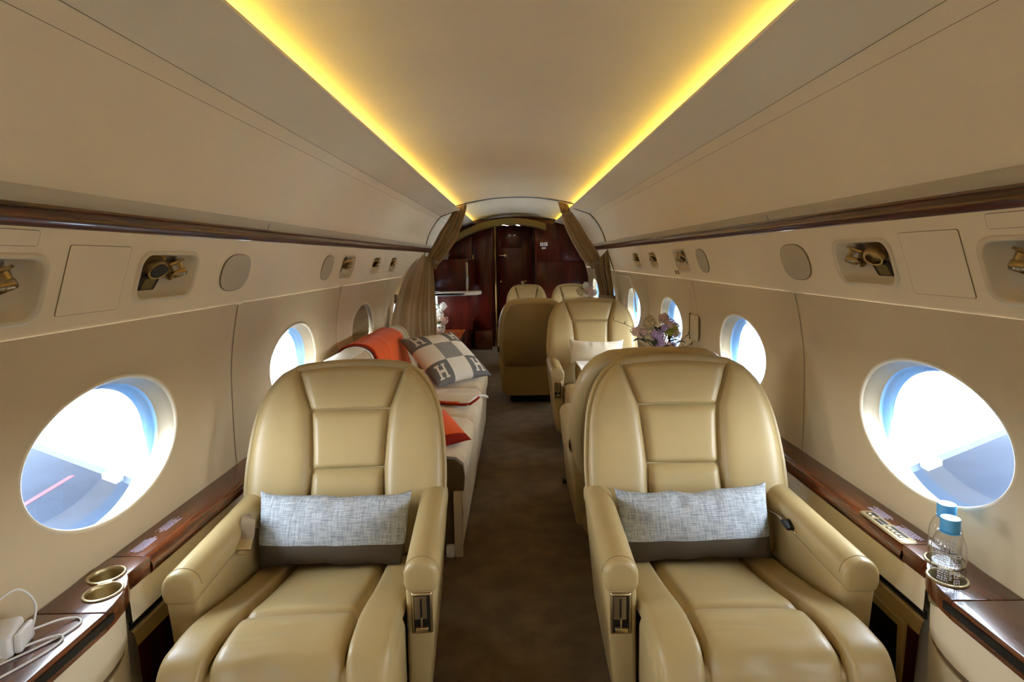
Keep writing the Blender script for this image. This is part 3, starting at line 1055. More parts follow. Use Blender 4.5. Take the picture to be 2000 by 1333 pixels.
# ------------------------------------------------------------------ bottles
def bottle(label, x, y, seed):
    t = thing('water_bottle', label, 'bottle', (x, y, LZ - .0600), seed, 'water bottles in the right cup holder')
    t.scale = (1.18, 1.18, 1.18)
    prof = [(0, .003), (.018, .001), (.0265, .003), (.0285, .008), (.0285, .060), (.0280, .066), (.0285, .072), (.0287, .112), (.0275, .124), (.0225, .139), (.0165, .148), (.0145, .152), (.0145, .160)]
    lathe('bottle_wall', prof, 'bottle_clear', t, 36)
    wp = [(0, .005), (.018, .004), (.0255, .006), (.0272, .010), (.0272, .060), (.0268, .066), (.0272, .072), (.0274, .085), (0, .085)]
    lathe('water', wp, 'water_clear', t, 32)
    cap = lathe('bottle_cap', [(.0152, .150), (.0168, .151), (.0168, .173), (.0160, .1755), (0, .1755)], 'cap_blue', t, 40)
    lathe('cap_ring', [(.0150, .146), (.0172, .1465), (.0172, .1495), (.0150, .150)], 'cap_blue', cap, 32)
    # white printed characters wrapped round the wall
    rnd = random.Random(seed * 10 + 4)
    v = []
    f = []
    def stroke(a0, a1, z0, z1):
        k = len(v)
        n = max(1, int(abs(a1 - a0) / .12))
        for i in range(n + 1):
            a = a0 + (a1 - a0) * i / n
            for z in (z0, z1):
                v.append((.0292 * math.cos(a), .0292 * math.sin(a), z))
        for i in range(n):
            f.append((k + 2 * i, k + 2 * i + 2, k + 2 * i + 3, k + 2 * i + 1))
    base = -2.85 - seed
    def glyph(a, z, w, h):
        th = h * .13
        stroke(a, a + w, z + h - th, z + h)
        stroke(a, a + w, z + h * .52, z + h * .52 + th)
        stroke(a, a + w * rnd.uniform(.6, 1), z, z + th)
        stroke(a, a + w * .16, z, z + h)
        stroke(a + w * .84, a + w, z + h * rnd.choice((0, .5)), z + h)
        if rnd.random() < .6:
            stroke(a + w * .42, a + w * .58, z, z + h * .95)
    for i in range(4):
        glyph(base + .95, .100 - i * .0165, .36, .0135)
    for i in range(5):
        glyph(base + .70, .098 - i * .0090, .15, .0070)
    for r in range(11):
        z = .104 - r * .0046
        a = base + rnd.uniform(0, .05)
        while a < base + .60:
            l = rnd.uniform(.06, .18)
            stroke(a, min(a + l, base + .62), z, z + .0026)
            a += l + .05
    for r in range(6):
        glyph(base + .72, .040 - r * .0062, .12, .0048)
        glyph(base + .98, .040 - r * .0062, .2, .0048)
    mesh('label_print', v, f, 'print_white', t, True)
bottle('water bottle with a blue cap standing in the nearer right cup holder', .982, 1.256, 0.35)
bottle('water bottle with a blue cap standing behind, in the farther right cup holder', 1.030, 1.330, 0.9)

# ------------------------------------------------------------------ charger and cable on the left ledge
ch = thing('power_adapter', 'white power adapter lying on the left wooden ledge among its cables', 'charger', (-1.046, 1.055, LZ), math.radians(20))
b = box('body', (-.026, -.034, .000), (.026, .034, .050), 'white_plastic', ch, .007, 3)
b.rotation_euler = (math.radians(8), 0, 0)
box('side_block', (.026, -.028, .002), (.040, .032, .040), 'white_plastic', ch, .005)
box('plug', (-.010, -.052, .022), (.004, -.034, .031), 'white_plastic', ch, .002)
cb = thing('charging_cable', 'white charging cable looped over the left wooden ledge', 'cable', (0, 0, 0))
r = .0024
zc = LZ + r
tube('cable_run', spline([(-1.070, 1.000, zc + .030), (-1.064, 1.055, zc + .085), (-1.050, 1.100, zc + .098), (-1.034, 1.120, zc + .055), (-1.026, 1.098, zc + .012), (-1.02, 1.08, zc + .004)], 10), r, 'white_plastic', cb)
tube('cable_run', spline([(-1.028, 1.10, zc + .010), (-1.000, 1.138, zc + .006), (-.975, 1.152, zc), (-.955, 1.135, zc), (-.962, 1.095, zc), (-.985, 1.055, zc), (-1.01, 1.02, zc), (-1.035, .985, zc), (-1.05, .95, zc)], 10), r, 'white_plastic', cb)
tube('cable_run', spline([(-1.052, .985, zc + .004), (-1.020, 1.035, zc + .005), (-.992, 1.070, zc + .005), (-.962, 1.090, zc + .004), (-.950, 1.075, zc), (-.960, 1.03, zc), (-.985, .975, zc), (-1.01, .93, zc), (-1.03, .89, zc)], 10), r, 'white_plastic', cb)
tube('cable_run', spline([(-1.03, 1.062, zc + .006), (-1.022, 1.035, zc), (-1.030, .99, zc), (-1.045, .95, zc), (-1.06, .92, zc)], 10), r, 'white_plastic', cb)
tube('cable_run', spline([(-1.024, 1.060, zc), (-1.016, 1.035, zc), (-1.024, .985, zc), (-1.042, .94, zc), (-1.06, .90, zc)], 10), r, 'white_plastic', cb)

# ================================================================== OVERHEAD SERVICE UNITS
def psu_frame(s, y, k):
    """point of the sloping service panel: k = 0 at its lower edge, 1 at the wood trim"""
    b, t = Vector((PSU_B[0] * s, y, PSU_B[1])), Vector((PSU_T[0] * s, y, PSU_T[1]))
    up = (t - b).normalized()
    return b.lerp(t, k), up
def place_psu(o, s, y, k, off=.004):
    c, up = psu_frame(s, y, k)
    nrm = Vector((0, -s, 0)).cross(up)
    if nrm.x * s > 0:
        nrm = -nrm
    # local x along the cabin, local y up the panel, local z into the cabin
    ax = up.cross(nrm)
    c = c + nrm * off
    o.matrix_world = Matrix(((ax.x, up.x, nrm.x, c.x), (ax.y, up.y, nrm.y, c.y), (ax.z, up.z, nrm.z, c.z), (0, 0, 0, 1)))
def gasper(name, parent, c, axis, m='bronze'):
    g_ = lathe(name, [(0, 0), (.038, 0), (.039, .006), (.030, .009), (.028, .024), (.030, .027), (.030, .040), (.026, .046), (.021, .046), (.019, .034), (0, .034)], m, parent, 28, c, axis)
    for i in range(12):
        a = 2 * PI * i / 12
    return g_
def unit(label, s, y, k=.50, hx=.140, hy=.074, lamp=True, aft=1):
    t = thing('reading_light_unit', label, 'service unit', (0, 0, 0), 0, 'overhead service units')
    L = rrect(hx, hy, .040)
    n = len(L)
    v = []
    f = []
    for (sc, z) in ((1.0, -.002), (.995, .003), (.98, .005), (.915, .005), (.895, .002), (.84, -.016), (.70, -.036), (.0, -.044)):
        for (x, yy) in L:
            v.append((x * sc, yy * (sc - .06 * (sc < .99)) if sc > 0 else 0, z))
    for j in range(7):
        for i in range(n):
            f.append((j * n + i, j * n + (i + 1) % n, (j + 1) * n + (i + 1) % n, (j + 1) * n + i))
    mesh('housing', v, f, 'housing', t)
    gasper('air_nozzle', t, (aft * .046, .030, -.030), (aft * .25, -.80, .55))
    gasper('lamp_collar', t, (-aft * .040, .034, -.034), (-aft * .3, -.45, .80), 'bronze')
    if lamp:
        lathe('lamp_lens', [(.0235, 0), (.0235, .003), (0, .004)], 'black', t, 24, (-aft * .054, .018, .004), (-aft * .3, -.45, .80))
    sw = prism('switch_plate', rrect(.040, .024, .010), 0, .005, 'gap_dark', t, bev=.001)
    xform(sw, Matrix.Translation(Vector((-aft * .040, -.028, -.030))) @ Matrix.Rotation(.25, 4, 'X'))
    bt = prism('switch_button', rrect(.024, .017, .004), .005, .007, 'soffit', t)
    xform(bt, Matrix.Translation(Vector((-aft * .040, -.028, -.030))) @ Matrix.Rotation(.25, 4, 'X'))
    place_psu(t, s, y, k, .0005)
    return t
def oval(label, s, y, k=.50, hx=.098, hy=.066):
    L = [(math.copysign(abs(math.cos(a)) ** .8, math.cos(a)) * hx, math.copysign(abs(math.sin(a)) ** .8, math.sin(a)) * hy) for a in [2 * PI * i / 48 for i in range(48)]]
    t = thing('speaker_cover', label, 'speaker cover', (0, 0, 0), 0, 'oval speaker covers')
    prism('cover', L, -.001, .0022, 'strip_grey', t, bev=.001)
    prism('joint', [(x * 1.03, y * 1.03) for x, y in L], -.002, .0008, 'seam_line', t)
    place_psu(t, s, y, k, .003)
    return t
def outline_door(label, s, y, k, hx, hy):
    t = thing('mask_door', label, 'panel', (0, 0, 0), 0, 'flush oxygen mask doors')
    prism('joint', rrect(hx + .0010, hy + .0010, .006), -.002, .0006, 'seam_line', t)
    prism('door', rrect(hx, hy, .005), -.002, .0008, 'wall_cream', t)
    place_psu(t, s, y, k, .0012)
Yl = dict(u0=1.085, u1=1.625, o1=2.02, o2=3.03, u2=3.36, u3=4.05, u4=4.60, d0=1.36)
unit('service unit with a dark round lamp lens, above the front left window', -1, *UNITS[-1][0], aft=1)
unit('service unit cut off by the left edge of the photo', -1, *UNITS[-1][1], lamp=False)
oval('oval grey speaker cover nearest the camera on the left service panel', -1, 2.00)
oval('oval grey speaker cover farther back on the left, beside a service unit', -1, 2.98, hx=.080)
unit('service unit above the divan, next to the second left speaker cover', -1, *UNITS[-1][2], lamp=False)
unit('small service unit above the divan, middle of the three on the left', -1, *UNITS[-1][3], lamp=False)
unit('small service unit on the left nearest the curtain', -1, *UNITS[-1][4], lamp=False)
outline_door('flush square panel beside the front left service unit', -1, 1.330, .50, .098, .082)
outline_door('flush narrow panel at the upper left edge above the service units', -1, 1.03, .90, .115, .016)
unit('service unit with two metal nozzles, above the front right window', 1, *UNITS[1][0], aft=-1, lamp=False)
unit('service unit cut off by the right edge of the photo', 1, *UNITS[1][1], aft=-1, lamp=False)
oval('oval cover nearest the camera on the right service panel', 1, 2.055)
oval('oval cover farther back on the right, beside a service unit', 1, 3.07, hx=.080)
unit('service unit on the right next to the second oval cover', 1, *UNITS[1][2], aft=-1, lamp=False)
unit('small service unit on the right, middle of three', 1, *UNITS[1][3], aft=-1, lamp=False)
unit('small service unit on the right nearest the curtain', 1, *UNITS[1][4], aft=-1, lamp=False)
outline_door('flush square panel between the right service units', 1, 1.375, .50, .098, .082)
outline_door('flush narrow panel at the upper right edge above the service units', 1, 1.08, .90, .115, .016)
sg = thing('placard', 'tiny grey seat-sign placard on the right service panel', 'sign')
for i in range(2):
    q = prism('square', rrect(.016, .012, .003), 0, .001, 'seam_line', sg)
    q.location = (i * .055 - .027, 0, 0)
place_psu(sg, 1, 3.63, .16, .003)

# ================================================================== DIVAN
DY0, DY1 = 2.36, 4.42
dv = thing('divan', 'long beige suede divan along the left wall behind the front left seat', 'sofa', (-.62, 3.4, 0))
OX, OY = -.62, 3.4
def dloc(o):
    o.data.transform(Matrix.Translation(Vector((-OX, -OY, 0))))
    return o
def seat_cushion(y0, y1):
    xa, xb = -.86, -.245
    def fn(u, w):
        # u round the section (top then front), w along
        pr = [(xa, .435), (-.60, .452), (-.38, .456), (-.285, .448), (-.250, .420), (-.240, .37), (-.244, .32)]
        q = u * (len(pr) - 1)
        i = min(int(q), len(pr) - 2)
        a = Vector(pr[i]).lerp(Vector(pr[i + 1]), q - i)
        e = puff(w, 14) ** .5
        k = .035 * (1 - e)
        nz = .006 * mnoise.noise(Vector((a.x * 5, (y0 + (y1 - y0) * w) * 5, 1.7)))
        return (a.x - k * .6, y0 + (y1 - y0) * w, a.y - k + nz)
    return dloc(grid('seat_cushion', fn, 24, 36, 'suede', dv))
seat_cushion(DY0, 3.02)
seat_cushion(3.025, 3.70)
seat_cushion(3.705, DY1)
# brown end cap of the seat nearest the camera
dloc(extrude('end_panel', [(-.86, .435), (-.38, .450), (-.285, .440), (-.252, .412), (-.246, .36), (-.252, .30), (-.86, .30)], DY0 - .002, DY0 + .030, 'suede_brown', dv, closed=True, caps=True))
dloc(extrude('front_panel', [(-.262, .325), (-.258, .20), (-.268, .012)], DY0, DY1, 'suede', dv))
dloc(box('base', (-1.0, DY0 + .02, .0), (-.275, DY1, .33), 'suede_brown', dv))
dloc(box('corner_post', (-.298, DY0 - .004, .0), (-.262, DY0 + .024, .30), 'suede', dv, .004))
dloc(box('white_foot', (-.335, DY0 - .006, .0), (-.300, DY0 + .03, .05), 'white_plastic', dv, .003))
BP = [(-1.06, .46), (-1.055, .70), (-1.035, .765), (-.985, .790), (-.925, .785), (-.885, .760), (-.865, .72), (-.825, .58), (-.79, .44)]
bps = [(p.x, p.z) for p in spline([(a, 0, b) for a, b in BP], 5)]
def back_cushion(y0, y1):
    def fn(u, w):
        q = u * (len(bps) - 1)
        i = min(int(q), len(bps) - 2)
        a = Vector(bps[i]).lerp(Vector(bps[i + 1]), q - i)
        e = puff(w, 16) ** .5
        k = .03 * (1 - e)
        return (a.x - k * .5, y0 + (y1 - y0) * w, a.y - k)
    return dloc(grid('back_cushion', fn, 40, 24, 'suede', dv))
back_cushion(2.62, 3.40)
back_cushion(3.405, DY1 - .02)
dloc(extrude('back_end', bps, 2.605, 2.63, 'suede', dv, caps=True, closed=True))
dloc(extrude('back_end', bps, DY1 - .05, DY1 - .02, 'suede', dv, caps=True, closed=True))
# orange throw draped over the backrest
def drape(off, qa, qb, y0, y1, wav=.006):
    def fn(u, w):
        q = (qa + (qb - qa) * u) * (len(bps) - 1)
        i = min(int(q), len(bps) - 2)
        a = Vector(bps[i]).lerp(Vector(bps[i + 1]), q - i)
        d = (Vector(bps[i + 1]) - Vector(bps[i])).normalized()
        n_ = Vector((-d.y, d.x))
        yy = y0 + (y1 - y0) * w
        o_ = off + wav * (1 + mnoise.noise(Vector((yy * 9, u * 3, 2))))
        return (a.x + n_.x * o_, yy + .05 * (u - .3) , a.y + n_.y * o_)
    return fn
th = thing('throw_blanket', 'orange woollen throw draped over the backrest of the divan', 'blanket')
o = grid('orange_side', drape(.016, .22, .98, 3.30, 4.10), 40, 24, 'orange', th)
o.modifiers.new('thickness', 'SOLIDIFY').thickness = .008
o = grid('white_lining', drape(.006, .20, .97, 3.255, 3.31, .002), 36, 4, 'white_cloth', th)
o.modifiers.new('thickness', 'SOLIDIFY').thickness = .008
o = grid('red_border', drape(.018, .215, .975, 3.275, 3.305, .004), 36, 3, 'red_trim', th)
o.modifiers.new('thickness', 'SOLIDIFY').thickness = .008
wc = grid('daylit_top_sheet', drape(.005, .22, .56, 2.66, 3.26, .001), 20, 14, 'white_cloth')  # daylight on the backrest top, painted as a white sheet
wc.modifiers.new('thickness', 'SOLIDIFY').thickness = .005
tag(wc, 'white sheet standing in for daylight on the top of the divan backrest, under the orange throw', 'cloth')

# checked pillow with the letter H
def hp_idx(u, w):
    c, r_ = min(2, int(u * 3)), min(2, int(w * 3))
    fu, fw = u * 3 - c, w * 3 - r_
    if (c + r_) % 2 == 1:
        return 0
    if c == 1 and r_ == 1:
        return 1
    # letter H on the corner squares, upright with the pillow
    x, z = fu, fw
    if .22 < x < .78 and .18 < z < .82:
        bar = abs(x - .34) < .055 or abs(x - .66) < .055
        mid = abs(z - .5) < .055 and .30 < x < .70
        ser = (z > .755 or z < .245) and (abs(x - .34) < .11 or abs(x - .66) < .11)
        if bar or mid or ser:
            return 0
    return 2
hp = pillow('checked_pillow', '', .235, .262, .075, ['pillow_light', 'pillow_grey', 'pillow_dark'], hp_idx, (0, 0, 0), (0, 0, 0), 1.0, nu=90, nv=90, pinch=.05)
e1 = Vector((.155, .150, .004)).normalized()
e2 = Vector((-.135, .170, .135)).normalized()
e3 = -(e1.cross(e2)).normalized()      # away from the viewer
e2 = (-e1.cross(e3)).normalized() if e1.cross(e3).dot(e2) < 0 else e1.cross(e3).normalized()
cpos = Vector((-.515, 3.935, .610))
# pillow local x -> e1, z -> e2, front (-y) towards the viewer and up
e3 = e2.cross(e1)
hp.matrix_world = Matrix(((e1.x, e3.x, e2.x, cpos.x), (e1.y, e3.y, e2.y, cpos.y), (e1.z, e3.z, e2.z, cpos.z), (0, 0, 0, 1)))
tag(hp, 'grey and cream checked pillow with letter H on the divan', 'pillow')

# folded white cloth with a red edge, and the orange cushion corner
fb = thing('folded_blanket', 'pale blanket with a dark red edge folded on the divan seat', 'blanket', (-.36, 3.28, .455), math.radians(-28))
def fbk(u, w):
    x = -.13 + .27 * u
    y = -.11 + .22 * w
    return (x, y, .030 * math.sin(PI * min(1, max(0, w))) ** .6 + .012 * u + .010)
o = grid('top_fold', fbk, 16, 12, 'white_cloth', fb)
o.modifiers.new('thickness', 'SOLIDIFY').thickness = .010
tube('red_edge', [(-.13, -.112, .012), (0, -.114, .016), (.10, -.112, .022), (.14, -.10, .026), (.142, -.04, .036), (.14, .0, .044)], .008, 'red_trim', fb, n=8)
tube('orange_edge', [(-.13, -.118, .024), (0, -.120, .028), (.08, -.118, .034)], .005, 'orange', fb, n=6)
oc = pillow('orange_cushion', '', .15, .13, .035, ['orange', 'red_trim'], lambda u, w: 1 if w < .16 else 0, (-.420, 2.555, .512), (math.radians(-68), 0, math.radians(38)), 4.0)
tag(oc, 'orange cushion lying on the near end of the divan, mostly hidden', 'cushion')

# ================================================================== CURTAINS
def curtain(s, label, wall_edge, inner_edge, top_pts, top_w, bands):
    t = thing('curtain', label, 'curtain', (s * .95, 6.0, 0))
    T = Matrix.Translation(Vector((-s * .95, -6.0, 0)))
    WE = spline(wall_edge, 10)
    IE = spline(inner_edge, 10)
    def at(L, q):
        q *= len(L) - 1
        i = min(int(q), len(L) - 2)
        return L[i].lerp(L[i + 1], q - i)
    def fn(u, w):
        a, b = at(WE, w), at(IE, w)
        uu = u ** .75
        p = a.lerp(b, uu)
        d = (b - a).normalized()
        nn = d.cross(Vector((0, 0, 1))).normalized()
        amp = (.014 + .036 * min(1, w * 1.6)) * (.7 + .5 * mnoise.noise(Vector((u * 5 + 9, w * 1.5, 2))))
        ph = 2 * PI * (4.2 * u + 2.6 * u ** 3) + .8 * mnoise.noise(Vector((u * 4, w * 2, s * 5.0)))
        off = amp * math.sin(ph + .5 * math.sin(3 * w)) + .35 * amp * math.sin(2.3 * ph + 2 * w)
        return tuple(p + nn * off + d * .010 * math.sin(ph * 1.0 + 1))
    o = grid('lower_drape', fn, 110, 30, 'curtain', t)
    o.data.transform(T)
    # gathered upper swag
    TP = spline(top_pts, 10)
    n = 64
    v = []
    f = []
    for i, p in enumerate(TP):
        q = i / (len(TP) - 1)
        d = (TP[min(i + 1, len(TP) - 1)] - TP[max(0, i - 1)]).normalized()
        a = d.cross(Vector((0, 1, 0))).normalized()
        wd = lerp_tab(top_w, q)
        for k in range(n):
            th_ = 2 * PI * k / n
            rr = wd * (1 + .15 * math.sin(11 * th_ + 1.2) + .06 * math.sin(6 * th_ + 2))
            v.append(p + a * math.cos(th_) * rr + Vector((0, 1, 0)) * math.sin(th_) * wd * .55 * (1 + .30 * math.sin(11 * th_ + .3) + .1 * math.sin(5 * th_)))
    for i in range(len(TP) - 1):
        for k in range(n):
            f.append((i * n + k, i * n + (k + 1) % n, (i + 1) * n + (k + 1) % n, (i + 1) * n + k))
    o = mesh('upper_swag', v, f, 'curtain', t)
    o.data.transform(T)
    for (c, ax, hw, hh) in bands:
        o = lathe('tie_band', [(hw, -hh), (hw * 1.08, -hh * .6), (hw * 1.08, hh * .6), (hw, hh)], 'belt', t, 24, (0, 0, 0), ax)
        o.data.transform(T @ Matrix.Translation(Vector(c)))
    return t, T
cl_, T_ = curtain(-1, 'taupe curtain tied back against the left wall beyond the divan',
    [(-1.00, 5.90, 1.385), (-1.035, 5.25, 1.20), (-1.055, 4.85, 1.00), (-1.065, 4.62, .76), (-1.04, 4.60, .50), (-1.0, 4.62, .25)],
    [(-.905, 6.02, 1.30), (-.885, 5.98, 1.14), (-.868, 5.90, .95), (-.862, 5.80, .70), (-.860, 5.72, .48), (-.86, 5.70, .25)],
    [(-.548, 6.10, 1.915), (-.600, 6.10, 1.80), (-.700, 6.10, 1.60), (-.810, 6.09, 1.42), (-.885, 6.06, 1.30), (-.915, 6.03, 1.22)],
    [(0, .030), (.15, .050), (.45, .085), (.75, .070), (.93, .050), (1, .055)],
    [((-.902, 6.05, 1.265), (-.25, 0, 1), .062, .022)])
o = tube('hook', [(-.985, 5.98, 1.44), (-.985, 5.96, 1.415), (-.992, 5.95, 1.395), (-1.0, 5.92, 1.385)], .004, 'white_plastic', cl_, n=6)
o.data.transform(T_)
o = box('tab_loop', (-1.050, 4.80, .93), (-1.030, 4.86, 1.01), 'belt', cl_, .006)
o.data.transform(T_)
o = tube('white_hem', spline([(-1.030, 5.28, 1.21), (-1.048, 4.86, 1.01), (-1.058, 4.62, .76), (-1.04, 4.59, .50)], 8), .004, 'lip', cl_, n=6)
o.data.transform(T_)
cr_, T_ = curtain(1, 'taupe curtain tied back against the right wall beyond the middle seat',
    [(.985, 6.00, 1.385), (.995, 5.98, 1.25), (1.010, 5.98, 1.08), (1.03, 5.98, .90), (1.02, 5.98, .72), (1.02, 5.98, .5)],
    [(.860, 6.06, 1.25), (.850, 6.06, 1.14), (.880, 6.06, 1.00), (.905, 6.06, .88), (.90, 6.06, .72), (.90, 6.06, .5)],
    [(.495, 6.10, 1.905), (.535, 6.10, 1.80), (.560, 6.10, 1.74), (.650, 6.10, 1.56), (.760, 6.10, 1.37), (.845, 6.08, 1.24), (.865, 6.06, 1.18)],
    [(0, .034), (.16, .045), (.23, .038), (.45, .070), (.72, .080), (.9, .052), (1, .050)],
    [((.548, 6.10, 1.765), (-.4, 0, 1), .044, .016), ((.848, 6.08, 1.235), (-.5, 0, 1), .058, .024), ((.965, 6.02, .865), (.1, 0, 1), .085, .026)])
o = tube('hook', [(.985, 6.05, 1.44), (.985, 6.03, 1.415), (.985, 6.01, 1.395), (.985, 6.0, 1.38)], .004, 'white_plastic', cr_, n=6)
o.data.transform(T_)
# exit hatch panel frame on the right beyond the middle seat
hz = thing('exit_hatch', 'pale edge of the emergency exit hatch around the far right window', 'hatch', (1.05, 5.3, 1.0))
hpts = [(1.068, 5.02, .80), (1.060, 5.06, .96), (1.048, 5.20, 1.095), (1.046, 5.24, 1.108), (1.046, 5.40, 1.112), (1.046, 5.9, 1.118)]
o = tube('frame_edge', hpts, .006, 'lip', hz, n=6)
o.data.transform(Matrix.Translation(Vector((-1.05, -5.3, -1.0))))

# ================================================================== FORWARD END
wall_front = struct('wall_front', box('wall_front', (-1.15, Y1, 0), (1.15, Y1 + .05, 2.0), 'wood_dark'))
# closet on the left of the door
cl2 = thing('wood_closet', 'tall glossy mahogany closet left of the far door', 'closet', (-.64, 8.5, 0))
def L3(o, c):
    o.data.transform(Matrix.Translation(Vector((-c[0], -c[1], -c[2] if len(c) > 2 else 0))))
    return o
c0 = (-.64, 8.5)
L3(prism('body', [(-1.08, 8.30), (-.33, 8.30), (-.33, 8.74), (-1.08, 8.74)], .0, 1.86, 'wood_dark', cl2), c0)
L3(box('door', (-.62, 8.285, .05), (-.345, 8.30, 1.80), 'wood_dark', cl2, .003), c0)
L3(box('door', (-1.05, 8.285, .95), (-.64, 8.30, 1.62), 'wood_dark', cl2, .003), c0)
L3(box('hinge_plate', (-.634, 8.278, 1.21), (-.615, 8.286, 1.36), 'gold', cl2, .002), c0)
pole = lathe('grab_pole', [(0, 0), (.011, 0), (.011, 1.755), (0, 1.755)], 'gold', None, 20)
pole.location = (-.30, 8.272, 0)
tag(pole, 'slim brass pole standing at the left side of the far door', 'pole')
d1 = struct('door_1')
d1.name = 'door_1'
box('leaf', (-.27, 8.70, 0.0), (.26, 8.745, 1.76), 'wood_dark', d1, .004)
box('upper_panel', (-.22, 8.690, 1.46), (.10, 8.702, 1.72), 'wood_dark', d1, .004)
h = box('handle', (-.26, 8.660, 1.335), (-.16, 8.680, 1.352), 'nickel', d1, .006)
lathe('rose', [(0, 0), (.022, 0), (.022, .012), (0, .014)], 'nickel', h, 20, (-.165, 8.70, 1.343), (0, -1, 0))
lathe('knob', [(0, 0), (.020, 0), (.020, .01), (.012, .02), (.026, .035), (.026, .05), (0, .06)], 'brass', d1, 20, (.10, 8.70, .925), (0, -1, 0))
lathe('lock', [(0, 0), (.014, 0), (.014, .012), (0, .014)], 'nickel', d1, 16, (-.235, 8.70, .945), (0, -1, 0))
lathe('lock', [(0, 0), (.012, 0), (.012, .012), (0, .014)], 'nickel', d1, 16, (.15, 8.70, .945), (0, -1, 0))
rp = thing('wood_partition', 'glossy mahogany partition panel right of the far door', 'partition', (.70, 8.5, 0))
c0 = (.70, 8.5)
L3(prism('body', [(.29, 8.42), (1.08, 8.42), (1.08, 8.74), (.29, 8.74)], .0, 1.85, 'wood_dark', rp), c0)
L3(box('upper_panel', (.31, 8.41, 1.25), (1.02, 8.42, 1.80), 'wood_dark', rp, .002), c0)
L3(box('lower_panel', (.31, 8.41, .10), (1.02, 8.42, 1.235), 'wood_dark', rp, .002), c0)
L3(box('coat_button', (.66, 8.395, 1.205), (.672, 8.41, 1.222), 'nickel', rp, .003), c0)
sn = thing('cabin_sign', 'small white illuminated pictogram squares on the dark partition', 'sign', (.42, 8.405, 1.50))
for i in (-1, 1):
    b = box('square', (i * .030 - .025, -.006, -.026), (i * .030 + .025, 0, .026), 'print_white', sn, .002)
    box('mark', (i * .030 - .008, -.0068, -.014), (i * .030 + .006, -.006, .012), 'seam_line', b)
b = box('caption_plate', (-.030, -.005, -.070), (.030, 0, -.045), 'print_white', sn, .002)
box('mark', (-.022, -.0058, -.062), (.022, -.005, -.054), 'seam_line', b)
# arched soffit with downlights
sf = thing('arched_soffit', 'bronze arched soffit with small downlights above the dark bulkhead', 'soffit', (0, 8.2, 1.8))
c0 = (0, 8.2, 1.8)
arcp = [(x, 1.862 - .36 * (x + .06) ** 2) for x in [-1.0 + 1.43 * i / 30 for i in range(31)]]
under = [(x, z - .085) for x, z in arcp]
L3(extrude('arch_band', arcp + list(reversed(under)), 7.95, 8.25, 'soffit', sf, closed=True, caps=True, deg=50), c0)
for (x, y) in ((-.16, 8.00), (.03, 8.06), (.05, 8.18), (-.12, 8.20)):
    z = 1.862 - .36 * (x + .06) ** 2 - .085
    dl = lathe('downlight', [(.026, -.004), (.032, -.003), (.032, .002), (.0, .002)], 'gold', sf, 20, (x, y, z), None)
    L3(dl, c0)
    g_ = lathe('lens', [(.0, -.003), (.022, -.003), (.024, -.001)], 'downlight_glow', dl, 20, (x, y, z))
    L3(g_, c0)

# credenza on the left beyond the curtain
cz = thing('credenza', 'dark mahogany credenza with a white counter edge behind the left curtain', 'credenza', (-.75, 7.2, 0))
c0 = (-.75, 7.2)
L3(box('counter', (-1.06, 6.62, .872), (-.60, 6.70, .908), 'white_counter', cz, .004), c0)
L3(prism('counter_top', [(-1.06, 6.62), (-.62, 6.62), (-.47, 6.68), (-.43, 6.80), (-.43, 6.95), (-1.06, 6.95)], .875, .910, 'white_counter', cz, bev=.006), c0)
L3(box('side_panel', (-.98, 6.95, .43), (-.55, 6.98, .875), 'wood_dark', cz), c0)
L3(box('upper_cabinet', (-1.05, 6.98, .91), (-.60, 8.27, 1.30), 'wood_dark', cz, .004), c0)
L3(box('post', (-.62, 6.95, .91), (-.595, 6.98, 1.26), 'nickel', cz, .003), c0)
L3(box('low_top', (-1.06, 6.20, .405), (-.64, 8.27, .430), 'wood_window_lit', cz, .003), c0)  # window-lit look comes from the wood colour
L3(box('low_body', (-1.04, 6.22, .02), (-.67, 8.27, .405), 'wood_dark', cz), c0)
for i in range(5):
    y = 6.30 + i * .39
    dr = L3(box('drawer', (-.672, y, .22), (-.662, y + .36, .39), 'wood_dark', cz, .002), c0)
    L3(lathe('knob', [(0, 0), (.006, 0), (.006, .01), (.012, .018), (0, .024)], 'nickel', dr, 14, (-.662, y + .18, .31), (1, 0, 0)), c0)
L3(box('far_block', (-.60, 8.0, .0), (-.36, 8.27, .26), 'wood', cz, .004), c0)

# conference table
tb = thing('conference_table', 'wooden conference table between the far seats', 'table', (.40, 5.97, 0))
prism('table_top', rrect(.42, .20, .05), .675, .705, 'wood', tb, bev=.004)
box('pedestal', (-.10, -.08, 0), (.10, .08, .675), 'wood_dark', tb, .01)
# fold-out table between the club seats
ft = thing('fold_table', 'wooden fold-out table by the right window carrying the flower vase', 'table', (.86, 3.44, 0))
prism('table_top', rrect(.125, .10, .02), .575, .595, 'wood', ft, bev=.003)
box('bracket', (.06, -.06, .30), (.11, .06, .575), 'leather_rear', ft, .006)
# leather card on the right wall next to the second window
cd_ = thing('wall_flap', 'small brown leather flap on the wall between the right windows', 'flap', (1.083, 3.42, .86))
box('flap', (-.012, -.075, -.075), (-.004, .075, .075), 'wall_fabric', cd_, .003)
box('dark_edge', (-.014, .075, -.080), (-.002, .083, .080), 'gap_dark', cd_, .002)

# seat pedal on the aisle carpet
pd = thing('foot_pedal', 'thin dark metal pedal sticking out over the aisle carpet', 'pedal', (.27, 3.12, 0))
tube('rod', [(.02, -.05, .055), (-.005, .0, .035), (-.018, .03, .022)], .007, 'black', pd, n=8)
box('pad', (-.030, .02, .0), (-.008, .055, .024), 'black', pd, .004)

